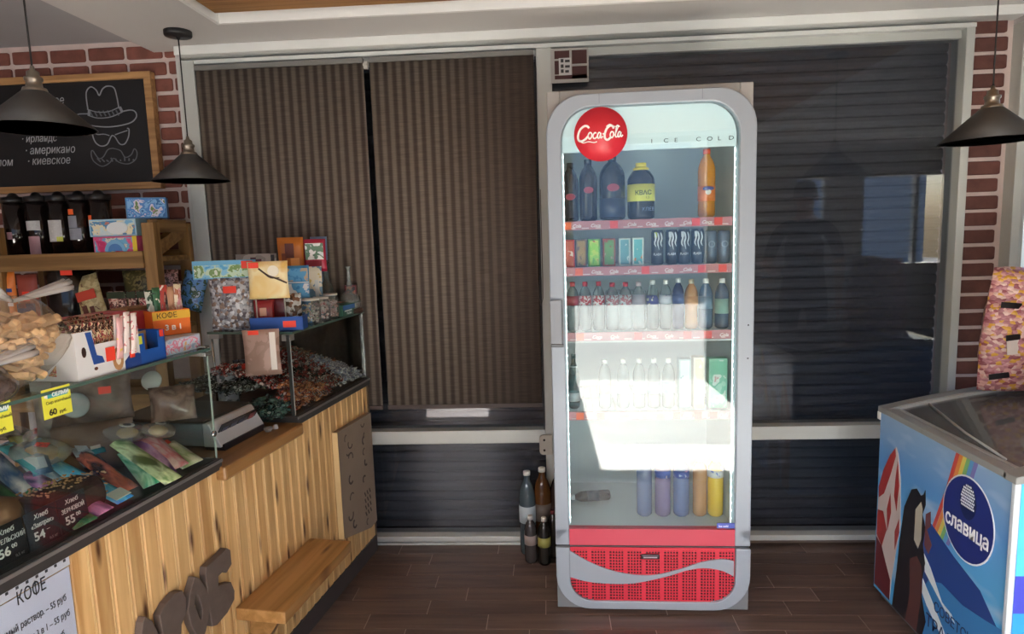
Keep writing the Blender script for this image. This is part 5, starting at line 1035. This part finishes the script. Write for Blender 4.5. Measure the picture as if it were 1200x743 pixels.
for i, (x, lab) in enumerate(((.083, 'clear bottle with red cap at the far left of the middle shelf'), (.130, 'second clear bottle with red cap and red-white label'), (.181, 'third clear bottle with red cap and red-white label'))): pet(lab, x, Z2, .0235, .185, wat, cred, rl_ if i else M('a82c3c', .35), (.53, .72), group='clear red-capped bottles')
for i, (x, lab) in enumerate(((.232, 'front left bottle of the film-wrapped clear pack'), (.281, 'middle bottle of the film-wrapped clear pack'), (.330, 'right bottle of the film-wrapped clear pack'))): pet(lab, x, Z2, .0242, .18, wat, cred if i < 2 else M('c8b8c0', .4), rl_ if i < 2 else M('b8a8b4', .4), (.53, .74), group='bottles in the film-wrapped pack')
t = thing('shrink_film', 'clear shrink film wrapped tightly round three bottles on the middle shelf', 'film', FL(.281, .12, Z2 + .0162), FA); B(-.076, .076, -.03, .03, 0, .152).build('film', clear('f0f4f6', 1.5, .05, .1, 'dce4e8'), t, bevel=.012)
pet('clear bottle with white cap and yellow-green label on the middle shelf', .382, Z2, .0225, .185, wat, cw, printed(['c8cc60', '4a58a0', 'e0e4d0'], 50, .3, 1), (.52, .7))
pet('clear bottle with white cap and blue-white label on the middle shelf', .43, Z2, .0225, .185, wat, cw, printed(['5a68b0', 'd8dce8', '8a94c0'], 50, .3, 2), (.52, .7))
pet('navy blue bottle left of the orange one on the middle shelf', .476, Z2, .0215, .19, M('34456e', .25), cw, M('44588a', .35), (.5, .7))
pet('orange soda bottle with waist on the middle shelf', .524, Z2, .0245, .185, clear('f4b860', 1.4, .05, .7, 'dca25c'), M('d8c8a8', .4), M('d89a58', .4), (.48, .66), waist=.08)
pet('dark blue water bottle with white cap right of the orange one', .577, Z2, .0255, .185, M('4a6684', .2), cw, M('6a86a0', .35), (.4, .66)); pet('dark blue water bottle with white cap at the right end of the middle shelf', .636, Z2, .0255, .185, M('45607e', .2), cw, M('8ab0a8', .35), (.3, .6))
Z3 = .755
gb = pet('small teal-tinted glass bottle with silver labels at the left of the fourth shelf', .082, Z3, .0215, .212, clear('8ab0b4', 1.5, .03, .35, '5a7c82'), M('4a6a70', .4), M('c8d4d8', .3), (.14, .3), neck=.45); G().lathe([(.0135, .135), (.0145, .136), (.0145, .165), (.0135, .166)], 18).build('neck_label', M('b8c8cc', .3), gb)
pk3 = clear('dce4e6', 1.45, .04, .4, 'c4ced2')
for i, (x, lab, lc) in enumerate(((.20, 'clear bottle with pinkish label on the fourth shelf', 'c8a8a0'), (.27, 'clear bottle with pale label second of the fourth shelf row', 'b8c8cc'), (.33, 'clear bottle with white label in the middle of the fourth shelf', 'd0d8da'), (.385, 'clear bottle with grey-blue label right of the middle', 'a8b8c8'), (.44, 'clear bottle with faint blue label before the cartons', '9ab0cc'))): pet(lab, x, Z3, .0235, .19, pk3, cw, M(lc, .4), (.3, .55), group='clear bottles on the fourth shelf')
pbox('tall_carton', 'tall blue-grey drink carton on the fourth shelf', FL(.498, .12, Z3 + .0165), (.045, .045, .19), [M('9ab4bc', .4), printed(['9ab4bc', 'b8ccd0', '7a98a4'], 20, seed=1)], FA, 'carton'); pbox('tall_carton', 'tall beige drink carton on the fourth shelf', FL(.55, .12, Z3 + .0165), (.042, .045, .195), [M('d0cbb8', .4), printed(['dcd8c8', 'c4bca0', 'b8c0b0'], 20, seed=2)], FA, 'carton')
t = pbox('tall_carton', 'wide green-topped drink carton at the right end of the fourth shelf', FL(.62, .12, Z3 + .0165), (.068, .045, .19), [M('8ac8b0', .4), printed(['a8d8c4', '7ac0a4', 'd8e4dc', 'c89a9a'], 22, seed=4)], FA, 'carton'); B(-.03, .03, -.0245, -.023, .13, .18).build('green_band', M('6ab89a', .4), t)
Z4 = .3055
fdark = M('161a22', .2)
q = pet('dark bottle lying on its side on the cooler floor', .0, 0, .022, .165, fdark, M('f0f2f2', .4), M('3a424c', .3), (.3, .6), capr=.011, loc=FL(.225, .30, .345), rot=(0, -PI/2, FA + .18))
for i, (x, c_, cp_, lb, lab, r_) in enumerate(((.352, '5c6e94', 'd8e0ec', None, 'pale blue bottle half hidden behind the purple one', .03), (.424, '70608c', 'e8ecf0', 0, 'purple-blue bottle with white and blue label on the cooler floor', .031), (.496, '506a9a', 'e8ecf0', 1, 'blue bottle with pink-white label on the cooler floor', .031), (.568, 'c08c5c', 'e0d8cc', None, 'tan-orange bottle on the cooler floor', .027), (.628, 'e8c040', 'e8e4d0', 2, 'yellow bottle with blue label at the right end of the cooler floor', .03))):
    pet(lab, x, Z4, r_, .235, M(c_, .2), M(cp_, .4), None if lb is None else printed([['c8d8f0', '3a5ab0', 'e8d8e8'], ['c8d8f0', '3a5ab0', 'e8a8d0'], ['3a5ab0', 'e8e4e0', '5a78c0']][lb], 45, .3, lb), (.68, .8), y=.16, neck=.2, group='bottles on the cooler floor')

# bottles on the floor beside the cooler
for i, (x, y, h, r_, c_, cc, lb, lab) in enumerate(((-.105, 2.70, .215, .028, '4a4544', 'd0ccc4', '8a7c78', 'small dark bottle with white cap and pinkish label standing leftmost in the floor row'), (-.045, 2.68, .215, .028, '2e2c28', 'd0ccc4', '9a9850', 'small dark bottle with olive-yellow label in the front floor row'), (-.005, 2.745, .22, .027, '35302c', '5a2428', None, 'small dark bottle tucked against the cooler side'),
        (-.118, 2.775, .39, .038, '56646a', 'dcdcd4', 'a8b4b8', 'tall clear grey bottle with white cap at the left of the rear floor group'), (-.05, 2.79, .40, .042, '6a4424', 'dcdcd4', '5a5048', 'tall amber bottle with white cap in the rear floor group'), (.02, 2.80, .39, .038, '4a3a36', '8a3038', None, 'tall brown bottle with red cap behind the cooler corner'))):
    pet(lab, 0, 0, r_, h, clear(c_, 1.45, .05, .6, c_), M(cc, .4), M(lb, .4) if lb else None, (.4, .6), loc=(x, y, .0), group='bottles on the floor beside the cooler')

# ================================================================ ice cream freezer
fz = thing('ice_cream_freezer', 'chest ice cream freezer with sky-blue print and arched sliding glass lids', 'freezer', (1.25, 1.735, 0), 0)
LX, LY = 1.20, .715; zb, zt = .03, .735
def top(x): return zt + .085 * math.sin(PI * x / LX)
# hollow tub: outer walls following the arch
def archpoly(d0, d1): return [(LX * i / 20, top(LX * i / 20) + d1) for i in range(21)]
skyp = bpy.data.materials.new('freezer_print'); skyp.use_nodes = True; tt = skyp.node_tree; p = tt.nodes['Principled BSDF']; p.inputs['Roughness'].default_value = .3
tc = N(tt, 'TexCoord'); sp = N(tt, 'SeparateXYZ'); tt.links.new(tc.outputs['Object'], sp.inputs[0]); crr = N(tt, 'ValToRGB'); e = crr.color_ramp.elements; e[0].position = 0; e[0].color = lin('4aa8e0'); e[1].position = 1; e[1].color = lin('8fb0d0'); e.new(.4).color = lin('58b4e8'); e.new(.75).color = lin('5f9ad8')
mr = N(tt, 'MapRange'); mr.inputs['From Min'].default_value = 0; mr.inputs['From Max'].default_value = .75; tt.links.new(sp.outputs['Z'], mr.inputs['Value']); tt.links.new(mr.outputs[0], crr.inputs[0])
nz = N(tt, 'TexNoise'); nz.inputs['Scale'].default_value = 4; mp = N(tt, 'Mapping'); mp.inputs['Scale'].default_value = (1, 1, 2.6); tt.links.new(tc.outputs['Object'], mp.inputs[0]); tt.links.new(mp.outputs[0], nz.inputs['Vector'])
m3 = N(tt, 'MapRange'); m3.inputs['From Min'].default_value = .52; m3.inputs['From Max'].default_value = .75; m3.inputs['To Max'].default_value = .8; tt.links.new(nz.outputs['Fac'], m3.inputs['Value'])
mx = N(tt, 'MixRGB'); mx.inputs[2].default_value = lin('c4d8ea'); tt.links.new(m3.outputs[0], mx.inputs[0]); tt.links.new(crr.outputs[0], mx.inputs[1]); tt.links.new(mx.outputs[0], p.inputs['Base Color'])
bodyg = G(); bodyg.box(0, .03, 0, LY, zb, zt).box(LX - .03, LX, 0, LY, zb, zt).box(.03, LX - .03, .03, LY - .03, zb, zb + .1)
for ya, yb in ((0, .03), (LY - .03, LY)): bodyg.prism([(.03, zb), (LX - .03, zb)] + [(x, z) for x, z in reversed([(.03 + (LX - .06) * i / 20, top(.03 + (LX - .06) * i / 20)) for i in range(21)])], ya, yb, 'y')
bodyg.build('cabinet', skyp, fz)
B(.02, LX - .02, .02, LY - .02, 0, zb + .001).build('base', M('6a6c70', .5), fz)
rim = M('8f9290', .4, noise=.03, scale=5)
def arch_strip(ya, yb, d0, d1, xa=0, xb=LX): 
    pts = [(xa + (xb - xa) * i / 20, top(xa + (xb - xa) * i / 20)) for i in range(21)]
    return G().ring([(x, z + d1) for x, z in pts], [(x, z + d0) for x, z in pts], ya, yb, 'y', close=False)
g = arch_strip(-.008, .045, .0, .022, -.008, LX + .008); g2 = arch_strip(LY - .045, LY + .008, 0, .022, -.008, LX + .008); g.add(g2.v, g2.f); g.box(-.008, .035, .03, LY - .03, zt, zt + .022).box(LX - .035, LX + .008, .03, LY - .03, zt, zt + .022)
g.build('rim', rim, fz, bevel=.003); B(-.006, .01, -.004, .012, zb, zt).build('corner_trim', M('c8d4dc', .3), fz, bevel=.003)
B(-.011, -.0085, LY - .018, LY + .004, zt - .028, zt).build('end_cap', M('dfe2e0', .4), fz)
# inside tubs
B(.03, LX - .03, .03, LY - .03, .42, .425).build('tub_floor', M('9aa0a4', .5), fz)
rr = random.Random(11)
gl_l = clear('c4ccd0', 1.5, .04, .38, '8c8f8e')
arch_strip(.045, LY - .045, .006, .010, .05, .64).build('lid_glass', gl_l, fz); arch_strip(.045, LY - .045, .014, .018, .56, 1.15).build('lid_glass', gl_l, fz)
lidf = M('a0a3a2', .35)
for (xa, xb, d) in ((.0, .64, .006), (.56, 1.19, .014)):
    g = arch_strip(.03, .052, d, d + .012, xa + .02, xb); q = arch_strip(LY - .052, LY - .03, d, d + .012, xa + .02, xb); g.add(q.v, q.f)
    for x in (xa + .03, xb - .014): g.box(x, x + .014, .05, LY - .05, top(x) + d, top(x) + d + .012)
    g.build('lid_frame', lidf, fz)
# diagonal glass brace seen on the lid
G().tube([(.14, LY - .06, top(.14) + .012), (.08, .35, top(.08) + .013), (.05, .12, top(.05) + .014)], .004, 6).build('lid_seal', M('b0b4b2', .4), fz)
# ice cream boxes in the freezer
cc_ = ['7a3a34', '3a4a6a', 'a8843c', '5a2a30', '2c5a4a', '8a8a90', '6a4a38', '404a58']
for i in range(14):
    x = .12 + (i % 7) * .155; y = .2 + (i // 7) * .3
    t = thing('ice_cream_box', '%s carton inside the freezer, %s row, %s' % (['maroon', 'blue', 'ochre', 'wine', 'green', 'grey', 'brown'][i % 7], 'front' if i < 7 else 'rear', ['by the left end', 'second from the left end', 'third from the left end', 'in the middle', 'third from the right end', 'second from the right end', 'by the right end'][i % 7]), 'carton', (1.25 + x, 1.735 + y, .4255), rr.uniform(-.1, .1), 'cartons inside the freezer')
    B(-.06, .06, -.12, .12, 0, .16 + rr.uniform(0, .06)).build('carton', M(cc_[i % 8], .4, noise=.1, scale=10), t, bevel=.003); B(-.05, .05, -.1, .1, .22, .2215).build('print', printed([cc_[i % 8], 'a8a49c', cc_[(i + 3) % 8]], 25, .4, i), t) if False else None
# prints on the left face: y measured from the front (0) to the back (LY)
def fp(pts, mat, name, x=-.0012, th=.0009): return G().prism(pts, x, x + th, 'x').build(name, mat, fz)
Y = lambda w: w - 1.735
ins2 = lambda L: [(min(max(Y(a), .012), LY - .002), min(max(b, zb + .002), zt - .003)) for a, b in L]
rb = ['c8504a', 'd88a4a', 'd8c860', '7ab070', '5a9ac8', '7a78b8']
for i, c_ in enumerate(rb):
    a = i * .017
    fp(ins2([(1.995 - a, .732), (1.978 - a, .732), (2.02 - a, .60), (2.09 - a, .42), (2.105 - a, .42), (2.035 - a, .60)]), M(c_, .4), 'rainbow_band', -.0009)
# deep blue sea with white crest
fp(ins2([(1.747, .27), (1.85, .36), (1.98, .40), (2.10, .45), (2.14, .40), (2.14, .03), (1.747, .03)]), M('2c4a90', .35), 'blue_field', -.0016)
fp(ins2([(1.747, .30), (1.82, .285), (1.92, .27), (2.03, .28), (2.10, .25), (2.13, .20), (2.13, .03), (1.747, .03)]), M('3f86c4', .35), 'light_wave', -.002)
fp(ins2([(2.13, .33), (2.09, .30), (2.02, .22), (1.97, .21), (1.95, .19), (2.0, .20), (2.06, .235), (2.12, .27)]), M('dce8ee', .4), 'white_crest', -.0024); fp(ins2([(2.13, .24), (2.08, .2), (2.0, .13), (1.92, .06), (1.94, .06), (2.02, .11), (2.1, .16), (2.13, .19)]), M('dce8ee', .4), 'white_crest', -.0024)
# red-white balloon-like tower
twr = ins2([(2.33, .635), (2.315, .615), (2.295, .53), (2.285, .43), (2.28, .36), (2.30, .25), (2.32, .15), (2.33, .04), (2.44, .045), (2.442, .25), (2.44, .40), (2.41, .50), (2.37, .58)])
fp(twr, M('d0c4c0', .4), 'tower_print', -.0018)
for L in ([(2.335, .63), (2.33, .60), (2.36, .52), (2.40, .43), (2.435, .40), (2.44, .44), (2.41, .52), (2.37, .59)], [(2.315, .59), (2.30, .50), (2.31, .40), (2.33, .45), (2.325, .53)], [(2.44, .35), (2.40, .36), (2.37, .30), (2.40, .22), (2.44, .25)], [(2.29, .38), (2.285, .33), (2.31, .25), (2.315, .32)], [(2.355, .45), (2.345, .38), (2.365, .30), (2.375, .38)]): fp(ins2(L), M('a83a3a', .4), 'red_stripe', -.0022)
fp(ins2([(2.33, .12), (2.33, .04), (2.442, .045), (2.442, .24), (2.40, .22), (2.36, .16)]), M('6a2c34', .5), 'red_base', -.0024)
# dark monument figure and its brown plinth
fp(ins2([(2.26, .44), (2.22, .52), (2.19, .535), (2.165, .52), (2.15, .53), (2.14, .55), (2.135, .50), (2.15, .46), (2.13, .42), (2.14, .36), (2.12, .30), (2.14, .20), (2.10, .10), (2.12, .03), (2.31, .03), (2.29, .18), (2.28, .30)]), M('28262c', .4), 'monument_print', -.0026)
fp(ins2([(2.19, .46), (2.16, .50), (2.15, .48), (2.15, .37), (2.165, .33), (2.19, .35)]), M('b8b4a4', .4), 'pale_figure', -.003); fp(ins2([(2.21, .27), (2.17, .30), (2.14, .28), (2.13, .20), (2.15, .03), (2.22, .03), (2.20, .15)]), M('5a3a3a', .5), 'brown_plinth', -.003)
fp(ins2([(2.13, .47), (2.105, .49), (2.10, .44), (2.12, .42), (2.09, .38), (2.105, .34), (2.13, .36)]), M('6a4248', .5), 'flag_print', -.003)
# dark blue oval badge with dotted sphere and name
oy, oz = Y(1.922), .547
ov = lambda k: [(oy + a * .117 * k, oz + b * .131 * k - (a * .0) ) for a, b in [(math.cos(2*PI*i/40), math.sin(2*PI*i/40)) for i in range(40)]]
fp(ov(1.03), M('e4ecf2', .35), 'badge_rim', -.003); fp(ov(.99), M('27357e', .3), 'badge_field', -.0036); 
fp([(oy + a * .038, oz + .055 + b * .055) for a, b in [(math.cos(2*PI*i/24), math.sin(2*PI*i/24)) for i in range(24)]], M('1c2858', .35), 'sphere_shade', -.0042)
g = G()
for i in range(-4, 5):
    for j in range(-2, 6):
        a = i * .0068 + (j % 2) * .0034; b = j * .0092
        if a*a / .034**2 + (b) ** 2 / .052**2 < 1: g.prism([(oy + a + .0026 * math.cos(q), oz + .058 + b + .0036 * math.sin(q)) for q in [k * PI / 3 for k in range(6)]], -.0048, -.0042, 'x')
g.build('sphere_dots', M('dfe6f0', .4), fz)
text('славица', .066, M('eef2f6', .35), fz, (-.004, oy + .104, oz - .052), (PI/2, 0, -PI/2), bold=.001, sx=.78)
text('СОВЕТСКИЕ', .047, M('23305e', .4), fz, (-.0035, Y(2.06), .17), (PI/2, 0, -PI/2), sx=.86)
text('ТРАДИЦИИ', .06, M('23305e', .4), fz, (-.0035, Y(2.10), .095), (PI/2, 0, -PI/2), sx=.9)
# front face: bright cyan print and violet-blue band
G().box(.012, LX - .002, -.0012, -.0003, .47, zt - .002).build('cyan_print', M('5ac8f0', .35), fz); G().box(.012, LX - .002, -.0014, -.0003, zb, .47).build('violet_band', M('4a52c8', .35), fz); G().box(.012, LX - .002, -.002, -.0014, .2, .36).build('blue_band', M('3aa0e8', .35), fz)

# bags of puffed corn on the freezer
def big_bag(label, p, w_, h_, seed, rz, tint):
    t = thing('corn_puff_bag', label, 'bag', p, rz); rr = random.Random(seed); nx, nz_ = 14, 18; v = []; f = []
    for s_ in (-1, 1):
        for j in range(nz_ + 1):
            for i in range(nx + 1):
                a = i / nx; b = j / nz_; wd = w_ * (1 - .42 * max(0, b - .35) ** 1.1); k = (math.sin(PI * a) ** .6) * (math.sin(PI * (b * .92 + .08)) ** .5 if b < 1 else 0) 
                wob = rr.uniform(-.004, .004) if 0 < a < 1 and 0 < b < 1 else 0
                v.append(((a - .5) * wd, s_ * (.001 + .075 * k) + wob, b * h_ + (.0 if b else 0) + .012 * math.sin(3 * a + seed) * b))
    n_ = (nx + 1) * (nz_ + 1)
    for s_ in (0, 1):
        for j in range(nz_):
            for i in range(nx): q = s_ * n_ + j * (nx + 1) + i; f.append((q, q + 1, q + nx + 2, q + nx + 1))
    for j in range(nz_):
        for i in (0, nx): q = j * (nx + 1) + i; f.append((q, q + nx + 1, q + nx + 1 + n_, q + n_))
    for i in range(nx):
        for j in (0, nz_): q = j * (nx + 1) + i; f.append((q, q + 1, q + 1 + n_, q + n_))
    G().add(v, f, True).build('printed_film', printed(tint, 42, .35, seed, (1, 1, 1.5), 'c'), t)
    for (x, z, a, wh) in ((-.08, .30, .1, 0), (-.06, .19, -.1, 1), (.05, .24, .05, 1), (.02, .10, -.15, 0), (-.1, .05, -.1, 0)):
        Mx = Matrix.Translation((x, -.079 + .25 * abs(x) + abs(z - .2) * .04, z)) @ Matrix.Rotation(a, 4, 'Y')
        if wh: G().box(-.034, .034, -.002, .0, -.05, .0, Mx).build('white_label', M('d8cfc8', .4), t)
        G().box(-.036, .036, -.003, .0, .0, .02, Mx).build('black_label', M('1c1a1c', .4), t)
    return t
big_bag('pink and yellow printed bag of corn puffs leaning by the brick pier on the freezer', (1.675, 2.37, top(.42) + .026), .28, .43, 1, .08, ['b88084', 'c89890', 'a06870', 'd0b0a8', '905058', 'c89838', 'b07880'])
big_bag('second pink printed bag of corn puffs cut by the right picture edge', (1.80, 2.20, top(.55) + .026), .30, .42, 2, -.05, ['c08890', 'b87078', 'd8b8b0', 'c89838', 'a06068', 'd0a0a0'])
# poster outside beyond the right window
t = thing('yellow_poster', 'yellow poster standing outside behind the right-hand window', 'poster', (2.32, 3.35, 1.62)); B(-.15, .4, 0, .01, 0, .25).build('sheet', M('e0cc3a', .5), t); B(.1, .13, .01, .04, -1.7, .2).build('post', M('8a8c90', .5), t)
# ================================================================ customer standing off to the right, seen mirrored in the dark window
def person(loc, rz):
    t = thing('person', 'person in black t-shirt and dark trousers, mirrored in the dark window', 'person', loc, rz)
    V = [((0, 0, .96), .15, .11), ((0, 0, 1.12), .14, .105), ((0, 0, 1.30), .165, .115), ((0, 0, 1.43), .12, .09), ((0, -.01, 1.52), .055, .055), ((0, -.02, 1.58), .06, .07), ((0, -.03, 1.66), .078, .095), ((0, -.02, 1.74), .06, .075)]
    E_ = [(i, i + 1) for i in range(7)]
    def chain(root, pts):
        p = root
        for q in pts: V.append(q); E_.append((p, len(V) - 1)); p = len(V) - 1
        return p
    for s_ in (-1, 1):
        chain(0, [((s_ * .10, 0, .86), .095, .095), ((s_ * .105, -.01, .50), .06, .06), ((s_ * .11, .01, .25), .05, .055), ((s_ * .11, .02, .09), .037, .04), ((s_ * .12, -.10, .035), .042, .032), ((s_ * .125, -.17, .03), .035, .026)])
    chain(3, [((-.17, 0, 1.42), .06, .06), ((-.23, .03, 1.28), .048, .05), ((-.27, .06, 1.13), .04, .042), ((-.20, -.10, 1.08), .034, .034), ((-.12, -.2, 1.07), .026, .026), ((-.09, -.26, 1.07), .034, .018)])
    chain(3, [((.17, 0, 1.42), .06, .06), ((.23, .02, 1.28), .048, .05), ((.25, .03, 1.12), .04, .042), ((.25, -.03, .98), .033, .034), ((.25, -.06, .86), .026, .026), ((.25, -.08, .79), .018, .034)])
    me = bpy.data.meshes.new('body'); me.from_pydata([v[0] for v in V], E_, []); ob = bpy.data.objects.new('body', me); COL.objects.link(ob)
    md = ob.modifiers.new('skin', 'SKIN'); md.use_smooth_shade = True
    for i, v in enumerate(V): me.skin_vertices[0].data[i].radius = (v[1], v[2])
    me.skin_vertices[0].data[0].use_root = True
    sb = ob.modifiers.new('s', 'SUBSURF'); sb.levels = sb.render_levels = 2
    bpy.context.view_layer.update(); m2 = bpy.data.meshes.new_from_object(ob.evaluated_get(bpy.context.evaluated_depsgraph_get())); bpy.data.objects.remove(ob); m2.name = 'body'
    m2.materials.clear()
    for q in (M('c89a80', .6), M('141417', .85), M('20222c', .85), M('2a2624', .5)): m2.materials.append(q)
    for p in m2.polygons:
        c_ = p.center; p.use_smooth = True; arm = abs(c_.x) > .175
        p.material_index = 3 if c_.z < .075 else 2 if (c_.z < .97 and not (abs(c_.x) > .2 and c_.z > .6)) else 1 if (c_.z < 1.485 and (not arm or c_.z > 1.2)) else 0
    b = bpy.data.objects.new('body', m2); COL.objects.link(b); b.parent = t
    g = G()
    for (o_, d_, side) in (((-.085, -.285, 1.07), Vector((.35, -.9, -.15)).normalized(), Vector((.9, .35, 0))), ((.25, -.085, .765), Vector((0, -.1, -1)).normalized(), Vector((0, 1, 0)))):
        for k, L in enumerate((.068, .078, .073, .058)):
            a = Vector(o_) + side * (k - 1.5) * .019; g.tube([a - d_ * .02, a + d_ * L * .4, a + d_ * L * .75 + Vector((0, 0, -.006)), a + d_ * L + Vector((-.006, 0, -.014))], .008, 8, [.0085, .0082, .0075, .005])
        a = Vector(o_) - side * .03 - d_ * .02; g.tube([a + side * .01, a - side * .02 + d_ * .02, a - side * .022 + d_ * .05], .009, 8, [.010, .0095, .006])
    g.build('fingers', M('c89a80', .6), t)
    g = G(); g.ball((0, -.012, 1.70), .088, .105, .10, 20, 12); hr = g.build('hair', M('1a1512', .8), t)
    for v in hr.data.vertices:
        if v.co.y < -.07 and v.co.z < 1.74: v.co.y = -.06
        if v.co.z < 1.66: v.co.z = 1.66; 
    G().prism([(-.10 - .03, 1.64), (-.118 - .025, 1.625), (-.10 - .02, 1.615)], -.012, .012, 'x').build('nose', M('c89a80', .6), t)
    for s_ in (-1, 1):
        G().ball((s_ * .032, -.112, 1.66), .011, .008, .007, 10, 6).build('eye', M('2a2420', .3), t); G().ball((s_ * .082, -.025, 1.655), .01, .018, .03, 10, 6).build('ear', M('c48f76', .6), t)
    G().ball((0, -.108, 1.592), .024, .008, .006, 12, 6).build('mouth', M('9a5a50', .5), t)
    return t
person((2.0, .62, 0), .4)
